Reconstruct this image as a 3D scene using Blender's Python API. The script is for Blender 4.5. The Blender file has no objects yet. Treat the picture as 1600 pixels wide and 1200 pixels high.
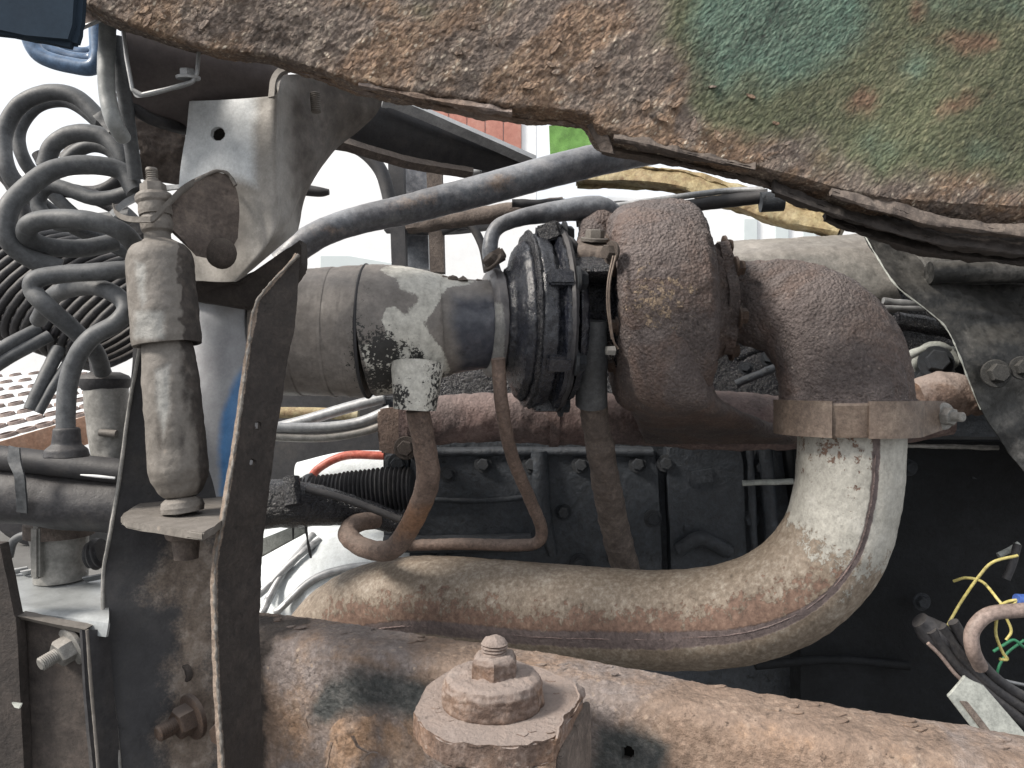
import bpy, bmesh, math
import numpy as np
from mathutils import Vector, Matrix
C = bpy.context.scene.collection
R = math.radians
# ------------------------------------------------------------------ camera, sky, sun, exposure
F = 1164.0; CZ = 1.0
cam = bpy.data.cameras.new('camera'); co = bpy.data.objects.new('camera', cam); C.objects.link(co)
co.location = (0, 0, CZ); co.rotation_euler = (R(90), 0, 0)
cam.sensor_width = 36; cam.lens = 36*F/1600; cam.clip_start = 0.01; cam.clip_end = 500
bpy.context.scene.camera = co
SUN_EL, SUN_AZ = R(40), R(247)      # azimuth clockwise from +Y: the light comes from behind the camera's left shoulder
w = bpy.data.worlds.new("World"); bpy.context.scene.world = w; w.use_nodes = True
nt = w.node_tree; bg = nt.nodes['Background']
sky = nt.nodes.new('ShaderNodeTexSky'); sky.sky_type = 'NISHITA'; sky.sun_disc = False
sky.sun_elevation = SUN_EL; sky.sun_rotation = SUN_AZ; sky.dust_density = 6; sky.air_density = 1.0; sky.ozone_density = 0.6
mx = nt.nodes.new('ShaderNodeMix'); mx.data_type = 'RGBA'; mx.inputs[0].default_value = .9      # bright white cloud cover with a little of the clear sky through it
tcw = nt.nodes.new('ShaderNodeTexCoord'); cn_ = nt.nodes.new('ShaderNodeTexNoise'); cn_.inputs['Scale'].default_value = 2.2; cn_.inputs['Detail'].default_value = 6
nt.links.new(tcw.outputs['Generated'], cn_.inputs[0]); cr_ = nt.nodes.new('ShaderNodeValToRGB'); nt.links.new(cn_.outputs['Fac'], cr_.inputs[0])
cr_.color_ramp.elements[0].position = .3; cr_.color_ramp.elements[0].color = (6.6, 6.9, 7.3, 1); cr_.color_ramp.elements[1].position = .7; cr_.color_ramp.elements[1].color = (9.5, 9.6, 9.8, 1)
nt.links.new(sky.outputs[0], mx.inputs[6]); nt.links.new(cr_.outputs[0], mx.inputs[7]); nt.links.new(mx.outputs[2], bg.inputs[0]); bg.inputs[1].default_value = 0.078
sd = bpy.data.lights.new('sun', 'SUN'); so = bpy.data.objects.new('sun', sd); C.objects.link(so)
sd.energy = 3.0; sd.angle = R(13); sd.color = (1, .93, .84)
dv = Vector((math.sin(SUN_AZ)*math.cos(SUN_EL), math.cos(SUN_AZ)*math.cos(SUN_EL), math.sin(SUN_EL)))
so.rotation_euler = dv.to_track_quat('Z', 'Y').to_euler(); so.location = (-2, -2, 4)
vs = bpy.context.scene.view_settings; vs.view_transform = 'Standard'; vs.look = 'None'; vs.exposure = 0.95; vs.gamma = 1
# ------------------------------------------------------------------ numpy helpers
def A(*a): return np.array(a, float)
def P(x, y, d): return A((x-800)/F*d, d, CZ+(600-y)/F*d)
def PP(*t): return [P(*q) for q in t]
def proj(V):
    d = np.maximum(V[..., 1], 1e-3)
    return 800+F*V[..., 0]/d, 600-F*(V[..., 2]-CZ)/d
def nrm(v): return v/np.maximum(np.linalg.norm(v, axis=-1, keepdims=True), 1e-12)
_rs = np.random.RandomState(7); _pm = _rs.permutation(512); _pm = np.concatenate([_pm, _pm]); _pm = np.concatenate([_pm, _pm])
_gr = nrm(_rs.normal(size=(512, 3)))
def perlin(X):
    X = np.asarray(X, float); i = np.floor(X).astype(int); f = X-i; i &= 511
    u = f*f*f*(f*(f*6-15)+10); o = 0
    for a in (0, 1):
        for b in (0, 1):
            for c in (0, 1):
                h = _pm[(_pm[(_pm[(i[..., 0]+a) & 511]+i[..., 1]+b) & 511]+i[..., 2]+c) & 511]
                d = (_gr[h]*(f-A(a, b, c))).sum(-1)
                o = o+d*(u[..., 0] if a else 1-u[..., 0])*(u[..., 1] if b else 1-u[..., 1])*(u[..., 2] if c else 1-u[..., 2])
    return o*1.6
def fbm(X, s, oc=4, off=0., g=.5):
    o = 0; a = 1.; X = np.asarray(X)*s+off
    for k in range(oc): o = o+a*perlin(X); X = X*2.03+17.3; a *= g
    return o
def spline(pts, n, k=None, lin=False):
    """resample a polyline (Catmull-Rom) at n points even in arc length; k = extra columns carried along"""
    p = np.array(pts, float)
    if k is not None: p = np.concatenate([p, np.array(k, float).reshape(len(p), -1)], 1)
    if len(p) == 1: return np.repeat(p, n, 0)
    if lin or len(p) == 2: q = np.concatenate([p[i]+(p[i+1]-p[i])*np.linspace(0, 1, 24, endpoint=False)[:, None] for i in range(len(p)-1)]+[p[-1:]])
    else:
        e = np.concatenate([2*p[:1]-p[1:2], p, 2*p[-1:]-p[-2:-1]]); q = []
        t = np.linspace(0, 1, 24, endpoint=False)[:, None]
        for i in range(len(p)-1):
            a, b, c, d = e[i:i+4]
            q.append(.5*(2*b+(c-a)*t+(2*a-5*b+4*c-d)*t*t+(-a+3*b-3*c+d)*t**3))
        q = np.concatenate(q+[p[-1:]])
    s = np.concatenate([[0], np.cumsum(np.linalg.norm(np.diff(q[:, :3], axis=0), axis=1))])
    x = np.linspace(0, s[-1], n)
    return np.stack([np.interp(x, s, q[:, j]) for j in range(q.shape[1])], 1)
def gridf(nu, nv, cu=False, cv=False):
    iu = np.arange(nu if cu else nu-1); iv = np.arange(nv if cv else nv-1)
    a, b = np.meshgrid(iu, iv, indexing='ij'); a2 = (a+1) % nu; b2 = (b+1) % nv
    return np.stack([a*nv+b, a2*nv+b, a2*nv+b2, a*nv+b2], -1).reshape(-1, 4).tolist()
def vnormals(G, cu=False, cv=False):
    du = np.roll(G, -1, 0)-np.roll(G, 1, 0); dv_ = np.roll(G, -1, 1)-np.roll(G, 1, 1)
    if not cu: du[0] = G[1]-G[0]; du[-1] = G[-1]-G[-2]
    if not cv: dv_[:, 0] = G[:, 1]-G[:, 0]; dv_[:, -1] = G[:, -1]-G[:, -2]
    return nrm(np.cross(du, dv_))
class M:
    def __init__(s): s.V = []; s.F = []; s.A = {}; s.n = 0
    def add(s, V, Fc, at=None):
        V = np.asarray(V, float).reshape(-1, 3); s.V.append(V); s.F += [[i+s.n for i in f] for f in Fc]
        at = at or {}
        for k in set(list(s.A)+list(at)):
            if k not in s.A: s.A[k] = [np.zeros(s.n)]
            s.A[k].append(np.asarray(at[k], float).ravel() if k in at else np.zeros(len(V)))
        s.n += len(V); return s
    def tube(s, pts, r, n=60, seg=20, noise=None, ref=(0, -1, 0), pt=False, cap=True, mask=None, lin=False, wob=0, rings=0):
        r = np.array(r if hasattr(r, '__len__') else [r]*len(pts), float)
        q = spline(pts, n, r, lin); p, rr = q[:, :3], q[:, 3]
        T = nrm(np.gradient(p, axis=0))
        if pt:
            U = [nrm(np.cross(T[0], A(.31, .9, .2)))]
            for i in range(1, n): U.append(nrm(U[-1]-T[i]*(U[-1]@T[i])))
            U = np.array(U)
        else:
            rf = np.array(ref, float); U = nrm(rf-T*(T@rf)[:, None])
        W = np.cross(T, U); a = np.linspace(0, 2*np.pi, seg, endpoint=False)
        N = U[:, None]*np.cos(a)[None, :, None]+W[:, None]*np.sin(a)[None, :, None]
        G = p[:, None]+N*rr[:, None, None]
        if wob: G = G+N*(fbm(G, 12, 2)*wob)[..., None]
        if noise: G = G+N*(fbm(G, noise[1], noise[2] if len(noise) > 2 else 4, 0., noise[3] if len(noise) > 3 else .5)*noise[0])[..., None]
        if rings: G = G+N*(np.sin(np.linspace(0, 1, n)*2*np.pi*rings)*rr*.09)[:, None, None]
        Fc = gridf(n, seg, cv=True); V = G.reshape(-1, 3); at = None
        if mask is not None:
            u = np.repeat(np.linspace(0, 1, n)[:, None], seg, 1); aa = np.repeat(((a+np.pi) % (2*np.pi)-np.pi)[None], n, 0)
            at = {k: v for k, v in mask(G, u, aa).items()}
        if cap: Fc.append(list(range(seg))[::-1]); Fc.append([(n-1)*seg+i for i in range(seg)])
        return s.add(V, Fc, at)
    def lathe(s, o, ax, prof, seg=48, noise=None, n=None, lin=True, mask=None, squash=1, fn=None, hexa=0, cap=True):
        o = np.array(o, float); ax = nrm(np.array(ax, float)); prof = np.array(prof, float)
        if n: prof = spline(np.concatenate([prof, prof[:, :1]*0], 1), n, lin=lin)[:, :2]
        up = A(0, -1, 0) if abs(ax[1]) < .9 else A(0, 0, 1)
        U = nrm(up-ax*(ax@up)); W = np.cross(ax, U); k = len(prof)
        a = np.linspace(0, 2*np.pi, seg, endpoint=False)
        rad = prof[:, 1][:, None]*np.ones(seg)[None]
        if fn is not None: rad = rad*fn(prof[:, 0][:, None], a[None])
        D = U[None]*np.cos(a)[:, None]+W[None]*np.sin(a)[:, None]
        G = o+ax*prof[:, 0][:, None, None]+D[None]*rad[..., None]
        if noise:
            N = vnormals(G, cv=True); G = G+N*(fbm(G, noise[1], noise[2] if len(noise) > 2 else 4, 0., noise[3] if len(noise) > 3 else .5)*noise[0])[..., None]
        Fc = gridf(k, seg, cv=True)
        if cap: Fc.append(list(range(seg))[::-1]); Fc.append([(k-1)*seg+i for i in range(seg)])
        return s.add(G, Fc, mask(G) if mask else None)
    def loft(s, curves, nu=60, nv=20, th=.003, noise=None, mask=None, holes=(), lin=False, linv=False, edge=0, tdir=None, ampf=None):
        """curves of 3-D points; surface runs along u on each curve and across v through the curves; real thickness th"""
        c = np.array([spline(q, nu, lin=lin) for q in curves])
        G = np.array([spline(c[:, i], nv, lin=linv or len(c) == 2) for i in range(nu)])
        if edge:
            x = fbm(G[:, [0, -1]], 60, 5, 3.3, .65)*edge
            dvv = nrm(G[:, -1]-G[:, 0]); wgt = np.linspace(0, 1, nv)[None, :, None]**3
            G = G+dvv[:, None]*(x[:, 1][:, None, None]*wgt)
            G = G+dvv[:, None]*(x[:, 0][:, None, None]*(1-np.linspace(0, 1, nv))[None, :, None]**3)
        px, py = proj(G); dead = np.zeros((nu, nv), bool)
        for hx, hy, hr in holes:
            dd = np.hypot(px-hx, py-hy); ins = dd < hr; near = (dd < hr*1.0+4) & ~ins
            dead |= ins
        N = vnormals(G)
        if np.mean(N[..., 1]) > 0: N = -N
        if noise:
            nz_ = fbm(G, noise[1], noise[2] if len(noise) > 2 else 4, 0., noise[3] if len(noise) > 3 else .5)*noise[0]
            if ampf is not None: nz_ = nz_*ampf(G)
            G = G+N*nz_[..., None]
        T = (np.array(tdir, float) if tdir is not None else -N)*th
        B = G+T
        fr = np.array(gridf(nu, nv)); keep = ~dead.ravel()[fr].any(1); fr = fr[keep]
        e = np.concatenate([fr[:, [0, 1]], fr[:, [1, 2]], fr[:, [2, 3]], fr[:, [3, 0]]])
        key = np.sort(e, 1); _, inv, cnt = np.unique(key, axis=0, return_inverse=True, return_counts=True)
        be = e[cnt[inv.ravel()] == 1]; nn = nu*nv
        Fc = fr.tolist()+(fr[:, ::-1]+nn).tolist()+np.stack([be[:, 1], be[:, 0], be[:, 0]+nn, be[:, 1]+nn], 1).tolist()
        at = None
        if mask is not None:
            at = {k: np.concatenate([v.ravel(), v.ravel()]) for k, v in mask(G).items()}
        return s.add(np.concatenate([G.reshape(-1, 3), B.reshape(-1, 3)]), Fc, at)
    def plate(s, pts, th, dirn=None, bev=.0008, rough=0, sub=1):
        p = np.array(pts, float)
        if sub > 1:
            p = np.concatenate([p[i]+(p[(i+1) % len(p)]-p[i])*np.linspace(0, 1, sub, endpoint=False)[:, None] for i in range(len(p))])
        if rough: p = p+np.stack([fbm(p, 90, 3, 5.), fbm(p, 90, 3, 9.), fbm(p, 90, 3, 1.)], -1)*rough
        c = p.mean(0); n = 0
        for i in range(len(p)): n = n+np.cross(p[i]-c, p[(i+1) % len(p)]-c)
        n = nrm(n)
        if n[1] > 0: p = p[::-1]; n = -n
        d = -n if dirn is None else nrm(np.array(dirn, float))
        bm = bmesh.new(); k = len(p)
        a = [bm.verts.new(v) for v in p]; b = [bm.verts.new(v+d*th) for v in p]
        bm.faces.new(a); bm.faces.new(b[::-1])
        for i in range(k): bm.faces.new([a[(i+1) % k], a[i], b[i], b[(i+1) % k]])
        if bev: bmesh.ops.bevel(bm, geom=bm.edges[:], offset=bev, segments=2, affect='EDGES', clamp_overlap=True)
        bm.verts.index_update()
        s.add([v.co[:] for v in bm.verts], [[v.index for v in f.verts] for f in bm.faces]); bm.free(); return s
    def box(s, c, size, ax=None, bev=.001):
        c = np.array(c, float); X, Y, Z = (np.eye(3) if ax is None else np.array(ax, float)); h = np.array(size)/2
        q = [c+X*h[0]*i+Z*h[2]*k-Y*h[1] for i, k in ((-1, -1), (1, -1), (1, 1), (-1, 1))]
        return s.plate(q, size[1], Y, bev)
def blob(x, y, cx, cy, rx, ry, rot=0):
    c, s_ = math.cos(R(rot)), math.sin(R(rot)); dx, dy = x-cx, y-cy
    d = np.hypot((dx*c+dy*s_)/rx, (-dx*s_+dy*c)/ry)
    return (1-d)*min(rx, ry)/30.
def poly(x, y, pts):
    """signed distance to a polygon, positive inside, 1 = 30 photo pixels"""
    pts = np.array(pts, float); best = np.full(x.shape, 1e9); ins = np.zeros(x.shape, bool)
    for i in range(len(pts)):
        a, b = pts[i], pts[(i+1) % len(pts)]; e = b-a
        t = np.clip(((x-a[0])*e[0]+(y-a[1])*e[1])/(e@e), 0, 1)
        best = np.minimum(best, np.hypot(x-a[0]-t*e[0], y-a[1]-t*e[1]))
        c = ((a[1] > y) != (b[1] > y)) & (x < (b[0]-a[0])*(y-a[1])/((b[1]-a[1]) or 1e-9)+a[0]); ins ^= c
    return np.where(ins, best, -best)/30.
# ------------------------------------------------------------------ objects
def base(o):
    while o.parent: o = o.parent
    return np.array(o.location)
def thing(name, label, cat, loc, group=None):
    o = bpy.data.objects.new(name, None); C.objects.link(o); o.location = loc; o.empty_display_size = .02
    o['label'] = label; o['category'] = cat
    if group: o['group'] = group
    return o
def build(name, m, mat, off):
    V = np.concatenate(m.V)-off; me = bpy.data.meshes.new(name); me.from_pydata(V.tolist(), [], m.F)
    for k, v in m.A.items():
        a = me.attributes.new(k, 'FLOAT', 'POINT'); a.data.foreach_set('value', np.clip(np.concatenate(v), -2, 2).astype(np.float32))
    me.materials.append(mat)
    bm = bmesh.new(); bm.from_mesh(me); bmesh.ops.recalc_face_normals(bm, faces=bm.faces); bm.to_mesh(me); bm.free()
    me.polygons.foreach_set('use_smooth', [True]*len(me.polygons)); me.set_sharp_from_angle(angle=R(38)); me.update()
    return me
def part(name, m, mat, parent, label=None, kind=None):
    me = build(name, m, mat, base(parent)); o = bpy.data.objects.new(name, me); C.objects.link(o); o.parent = parent
    if label: o['label'] = label
    if kind: o['kind'] = kind
    return o
def single(name, m, mat, label=None, cat=None, group=None, kind=None):
    V = np.concatenate(m.V); off = V.mean(0); off[2] = V[:, 2].min()
    me = build(name, m, mat, off); o = bpy.data.objects.new(name, me); C.objects.link(o); o.location = off
    if label: o['label'] = label; o['category'] = cat
    if group: o['group'] = group
    if kind: o['kind'] = kind
    return o
_proto = {}
def proto(kind, mat):
    if (kind, mat.name) in _proto: return _proto[kind, mat.name]
    m = M()
    if kind == 'bolt':       # unit: head 1 across, axis +Z, washer beneath
        m.lathe((0, 0, 0), (0, 0, 1), [(-.1, .1), (-.1, .72), (.04, .74), (.08, .70), (.08, .1)], 24)
        m.lathe((0, 0, 0), (0, 0, 1), [(.06, .5), (.42, .5), (.5, .44), (.52, .1)], 6)
    elif kind == 'stud':     # nut with a threaded end
        m.lathe((0, 0, 0), (0, 0, 1), [(-.1, .1), (-.1, .75), (.05, .76), (.09, .7), (.09, .1)], 24)
        m.lathe((0, 0, 0), (0, 0, 1), [(.07, .52), (.5, .52), (.58, .45), (.58, .2)], 6)
        pr = [(.3, .27)]+[(.55+.035*i, .27 if i % 2 else .235) for i in range(18)]+[(1.2, .2), (1.2, .02)]
        m.lathe((0, 0, 0), (0, 0, 1), pr, 16)
    elif kind == 'rivet':
        m.lathe((0, 0, 0), (0, 0, 1), [(-.05, .5), (.1, .48), (.22, .38), (.3, .2), (.32, .03)], 20)
    me = build(kind, m, mat, A(0, 0, 0)); _proto[kind, mat.name] = me; return me
def bolt(parent, pos, axis, size, mat, kind='bolt', name=None, tw=0.3):
    o = bpy.data.objects.new(name or ('bolt' if kind == 'bolt' else ('nut' if kind == 'stud' else 'rivet')), proto(kind, mat)); C.objects.link(o); o.parent = parent
    q = Vector(axis).to_track_quat('Z', 'Y')
    o.rotation_mode = 'QUATERNION'; o.rotation_quaternion = q @ Matrix.Rotation(tw, 3, 'Z').to_quaternion()
    o.location = Vector(np.array(pos)-base(parent)); o.scale = (size,)*3; return o
# ------------------------------------------------------------------ materials
def mat(name, cols, s=30, rough=.75, metal=0, bump=.6, bd=.0012, dust=0, dcol=(.36, .31, .27), patches=(), fine=350, pits=0, stretch=(1, 1, 1), speck=None, var=.5, spec=.5, pstep=-.5, cols2=None, c2s=.35, rot=None):
    m = bpy.data.materials.new(name); m.use_nodes = True; t = m.node_tree; n = t.nodes; L = t.links.new
    b = n['Principled BSDF']; b.inputs['Specular IOR Level'].default_value = spec
    tc = n.new('ShaderNodeTexCoord'); mp = n.new('ShaderNodeMapping'); mp.inputs['Scale'].default_value = stretch
    if rot is not None: mp.vector_type = 'TEXTURE'; mp.inputs['Rotation'].default_value = (0, R(rot), 0)
    L(tc.outputs['Object'], mp.inputs[0]); co_ = mp.outputs[0]
    def noise(sc, det=8, ro=.6, off=0, dist=0):
        x = n.new('ShaderNodeTexNoise'); x.noise_dimensions = '3D'; x.inputs['Scale'].default_value = sc; x.inputs['Detail'].default_value = det
        x.inputs['Roughness'].default_value = ro; x.inputs['Distortion'].default_value = dist
        v = n.new('ShaderNodeVectorMath'); v.inputs[1].default_value = (off, off*.7, off*1.3); L(co_, v.inputs[0]); L(v.outputs[0], x.inputs['Vector']); return x.outputs['Fac']
    def mth(op, a, b_=None, c=None, cl=False):
        x = n.new('ShaderNodeMath'); x.operation = op; x.use_clamp = cl
        for i, q in enumerate((a, b_, c)):
            if q is None: continue
            if isinstance(q, (int, float)): x.inputs[i].default_value = q
            else: L(q, x.inputs[i])
        return x.outputs[0]
    def ss(v, lo, hi):
        x = n.new('ShaderNodeMapRange'); x.interpolation_type = 'SMOOTHSTEP'; x.inputs[1].default_value = lo; x.inputs[2].default_value = hi; L(v, x.inputs[0]); return x.outputs[0]
    def mix(f, a, b_, mode='MIX'):
        x = n.new('ShaderNodeMix'); x.data_type = 'RGBA'; x.blend_type = mode
        if isinstance(f, (int, float)): x.inputs[0].default_value = f
        else: L(f, x.inputs[0])
        for i, q in ((6, a), (7, b_)):
            if isinstance(q, tuple): x.inputs[i].default_value = (*q[:3], 1)
            else: L(q, x.inputs[i])
        return x.outputs[2]
    def ramp(v, cs, lo=.3, hi=.7):
        x = n.new('ShaderNodeValToRGB'); e = x.color_ramp.elements
        for i, c in enumerate(cs):
            p = lo+(hi-lo)*i/max(1, len(cs)-1)
            if i < 2: q = e[i]; q.position = p
            else: q = e.new(p)
            q.color = (*c, 1)
        L(v, x.inputs[0]); return x.outputs[0]
    n1 = noise(s, 10, .68, 0, .3); n2 = noise(s*6, 6, .65, 3.1); nf = noise(fine, 4, .7, 7.7); nl = noise(s*.25, 3, .5, 11)
    col = ramp(mth('ADD', mth('MULTIPLY', n1, .72), mth('MULTIPLY', n2, .28)), cols)
    if cols2:
        nc = noise(s*c2s, 6, .62, 31., .6); c2 = ramp(mth('ADD', mth('MULTIPLY', n1, .5), mth('MULTIPLY', n2, .5)), cols2); col = mix(ss(nc, .44, .58), col, c2)
    k_ = var*2.2
    lum = mth('ADD', mth('ADD', mth('MULTIPLY', nf, k_), mth('MULTIPLY', nl, k_)), mth('ADD', mth('MULTIPLY', n2, k_), 1-1.5*k_))
    ns_ = noise(s*2.6, 12, .82, 23.); sp_ = mth('MULTIPLY', ss(ns_, .60, .66), -.62*min(1, var*1.6)); sp2_ = mth('MULTIPLY', ss(ns_, .40, .33), .45*min(1, var*1.6))
    lum = mth('MAXIMUM', mth('MULTIPLY', lum, mth('ADD', mth('ADD', sp_, sp2_), 1.)), .1)
    cmb = n.new('ShaderNodeCombineColor'); [L(lum, cmb.inputs[i]) for i in range(3)]
    col = mix(1., col, cmb.outputs[0], 'MULTIPLY')
    rg = mth('ADD', mth('MULTIPLY', n2, .3), rough-.15)
    h = mth('ADD', mth('MULTIPLY', nf, .55), n2); h = mth('ADD', h, mth('MULTIPLY', n1, .8)); h = mth('ADD', h, mth('MULTIPLY', sp_, .6))
    if pits or speck:
        v = n.new('ShaderNodeTexVoronoi'); v.inputs['Scale'].default_value = (speck or (0, fine*.6))[1]; v.inputs['Randomness'].default_value = 1
        vv = n.new('ShaderNodeVectorMath'); sc = n.new('ShaderNodeVectorMath'); sc.operation = 'SCALE'; sc.inputs[3].default_value = .004
        nn_ = n.new('ShaderNodeTexNoise'); nn_.inputs['Scale'].default_value = 160; L(co_, nn_.inputs[0]); L(nn_.outputs['Color'], sc.inputs[0]); L(sc.outputs[0], vv.inputs[1]); L(co_, vv.inputs[0]); L(vv.outputs[0], v.inputs['Vector'])
        sepc = n.new('ShaderNodeSeparateColor'); L(v.outputs['Color'], sepc.inputs[0])
        if speck:
            f = mth('MULTIPLY', ss(sepc.outputs[0], 1-speck[2], 1.), ss(v.outputs['Distance'], .5, .2), None, True)
            f = mth('MULTIPLY', f, ss(n1, .42, .58)); col = mix(f, col, speck[0])
            col = mix(mth('MULTIPLY', sepc.outputs[1], .35), col, cols[0])
        h = mth('ADD', h, mth('MULTIPLY', mth('SUBTRACT', sepc.outputs[2], v.outputs['Distance']), pits or .6))
    mt = metal; mtv = None
    for (attr, cs, ro, me_, amt, edge, *pm_) in patches:
        at = n.new('ShaderNodeAttribute'); at.attribute_name = attr
        e = mth('ADD', mth('MULTIPLY', mth('SUBTRACT', noise(s*(pm_[0] if pm_ else 4), 10, .72, 5+len(attr)), .5), amt), mth('MULTIPLY', mth('SUBTRACT', nf, .5), amt*.35))
        # attribute 0 = no patch where the mesh carries no mask
        f = ss(mth('ADD', at.outputs['Fac'], e), .0, edge); f = mth('MULTIPLY', f, ss(mth('ABSOLUTE', at.outputs['Fac']), 0.0, .001))
        pc = ramp(mth('ADD', mth('MULTIPLY', n2, .6), mth('MULTIPLY', n1, .4)), list(cs)); pc = mix(1., pc, cmb.outputs[0], 'MULTIPLY')
        col = mix(f, col, pc)
        x = n.new('ShaderNodeMix'); x.data_type = 'FLOAT'; L(f, x.inputs[0]); L(rg, x.inputs[2]); x.inputs[3].default_value = ro; rg = x.outputs[0]
        x = n.new('ShaderNodeMix'); x.data_type = 'FLOAT'; L(f, x.inputs[0]); x.inputs[2].default_value = mt
        if mtv is not None: L(mtv, x.inputs[2])
        x.inputs[3].default_value = me_; mtv = x.outputs[0]
        h = mth('ADD', h, mth('MULTIPLY', f, pstep))
    if dust:
        g = n.new('ShaderNodeNewGeometry'); sp = n.new('ShaderNodeSeparateXYZ'); L(g.outputs['Normal'], sp.inputs[0])
        f = mth('MULTIPLY', ss(mth('ADD', sp.outputs[2], mth('MULTIPLY', mth('SUBTRACT', n2, .5), 1.2)), -.1, .9), dust)
        f = mth('ADD', f, mth('MULTIPLY', ss(n1, .5, .75), dust*.4), None, True)
        col = mix(f, col, dcol); rg = mth('ADD', rg, mth('MULTIPLY', f, .3), None, True)
    L(col, b.inputs['Base Color']); L(rg, b.inputs['Roughness'])
    if mtv is not None: L(mtv, b.inputs['Metallic'])
    else: b.inputs['Metallic'].default_value = metal
    bp = n.new('ShaderNodeBump'); bp.inputs['Strength'].default_value = bump; bp.inputs['Distance'].default_value = bd; L(h, bp.inputs['Height']); L(bp.outputs[0], b.inputs['Normal'])
    return m
K = {}
K['sill'] = mat('rough_rust', [(0.093, 0.0712, 0.0614), (0.205, 0.162, 0.135), (0.353, 0.294, 0.242)], 55, .8, 0, 1, .0024, .06, (0.335, 0.294, 0.26), fine=520, pits=.75, pstep=-.25, speck=((0.632, 0.551, 0.446), 380, .5), var=.75, rot=45, stretch=(1, 1, 1.9),
    cols2=[(0.112, 0.0684, 0.0465), (0.219, 0.142, 0.093), (0.353, 0.261, 0.181)], c2s=.4,
    patches=(('m2', ((0.0512, 0.0617, 0.0298), (0.093, 0.103, 0.0558), (0.153, 0.147, 0.0884)), .75, 0, 1.0, 1.0, .8), ('m1', ((0.0465, 0.0997, 0.0744), (0.0884, 0.162, 0.121), (0.158, 0.237, 0.181)), .65, 0, .9, 1.3, .8), ('m3', ((0.0837, 0.0522, 0.0326), (0.153, 0.095, 0.0605), (0.242, 0.171, 0.112)), .85, 0, 1.4, .8, .8)))
K['rail'] = mat('flaking_brown_rail', [(0.113, 0.0773, 0.0558), (0.205, 0.144, 0.108), (0.296, 0.226, 0.177)], 34, .75, 0, 1, .0018, .12, (0.282, 0.242, 0.217), fine=480, speck=((0.423, 0.336, 0.262), 210, .2), pits=.4,
    cols2=[(0.12, 0.0976, 0.0888), (0.198, 0.168, 0.158), (0.282, 0.248, 0.236)], c2s=.3,
    patches=(('m1', ((0.0247, 0.0282, 0.0295), (0.0423, 0.0471, 0.0472), (0.0846, 0.0836, 0.0816)), .6, 0, 1.0, .9, 1.6), ('m2', ((0.183, 0.107, 0.0656), (0.261, 0.168, 0.108), (0.324, 0.222, 0.151)), .85, 0, 1.4, .9, 2), ('m3', ((0.0155, 0.0121, 0.0111), (0.0282, 0.0222, 0.0197), (0.0564, 0.0437, 0.0361)), .85, 0, .9, .5, 2)))  # m3 holds the dark tones for the strap's painted shadow
K['mount'] = mat('crusty_rust', [(0.0696, 0.0446, 0.0336), (0.132, 0.0891, 0.0705), (0.194, 0.138, 0.111)], 50, .85, 0, 1, .0013, .75, (0.286, 0.241, 0.219), fine=330, pits=.3, speck=((0.348, 0.275, 0.228), 230, .2), cols2=[(0.112, 0.0618, 0.0403), (0.188, 0.117, 0.0808), (0.25, 0.179, 0.134)])
K['cast'] = mat('purple_cast_rust', [(0.0808, 0.0646, 0.0627), (0.128, 0.104, 0.0997), (0.19, 0.157, 0.147)], 60, .7, 0, 1, .003, .2, (0.285, 0.257, 0.252), fine=420, pits=.9, pstep=.25, cols2=[(0.095, 0.0627, 0.0522), (0.142, 0.0997, 0.0855), (0.199, 0.147, 0.123)], c2s=.25, speck=((0.285, 0.237, 0.209), 300, .2),
    patches=(('m1', ((0.247, 0.171, 0.114), (0.399, 0.304, 0.218), (0.266, 0.199, 0.162)), .85, 0, 2.8, .22, 2.6),))
K['pipe'] = mat('flaking_exhaust_steel', [(.27, .262, .235), (.36, .35, .315), (.43, .42, .385)], 34, .5, 0, .7, .0011, .0, fine=520, stretch=(1, 1, .8), var=.35,
    patches=(('m3', ((.12, .092, .068), (.20, .16, .122), (.31, .28, .238)), .65, 0, 2.6, .22, 3), ('m1', ((.10, .062, .046), (.16, .10, .075), (.25, .175, .13)), .8, 0, 4.2, .18, 4), ('m2', ((.075, .057, .055), (.115, .09, .088), (.16, .125, .115)), .8, 0, 1.2, .4, 4)))
K['band'] = mat('rusty_clamp_steel', [(0.0954, 0.0704, 0.0588), (0.151, 0.115, 0.0918), (0.231, 0.184, 0.146)], 40, .55, .15, .5, .0006, .15, fine=600)
K['hose'] = mat('grey_rubber', [(0.04, 0.044, 0.048), (0.064, 0.068, 0.0736), (0.096, 0.1, 0.104)], 30, .55, 0, .35, .0005, .3, (0.16, 0.164, 0.168), fine=500)
K['dhose'] = mat('black_rubber', [(0.0144, 0.0144, 0.0168), (0.0256, 0.0256, 0.0296), (0.048, 0.0448, 0.044)], 40, .55, 0, .5, .0008, .25, (0.136, 0.124, 0.116), fine=400)
K['intake'] = mat('brown_coated_hose', [(.11, .098, .09), (.165, .15, .138), (.22, .2, .185)], 16, .5, 0, .4, .0006, .15, (.26, .24, .225), fine=350, var=.4,
    patches=(('m2', ((.33, .32, .285), (.46, .45, .41), (.56, .55, .5)), .7, 0, .7, .12), ('m3', ((.028, .032, .048), (.042, .047, .062), (.07, .07, .085)), .28, 0, .7, .9), ('m1', ((.012, .012, .012), (.02, .02, .02), (.03, .03, .03)), .5, 0, 4.2, .12, 16)))
K['black'] = mat('oily_black', [(.006, .006, .009), (.014, .015, .02), (.04, .037, .038)], 60, .27, 0, 1, .0024, .04, (.13, .12, .11), fine=300, pits=.5, var=.7, spec=.6)
K['oily'] = mat('glossy_oiled_black', [(.006, .007, .011), (.013, .015, .022), (.035, .035, .04)], 40, .24, 0, .7, .0014, .03, (.12, .11, .1), fine=300, var=.6, spec=.7)
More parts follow.
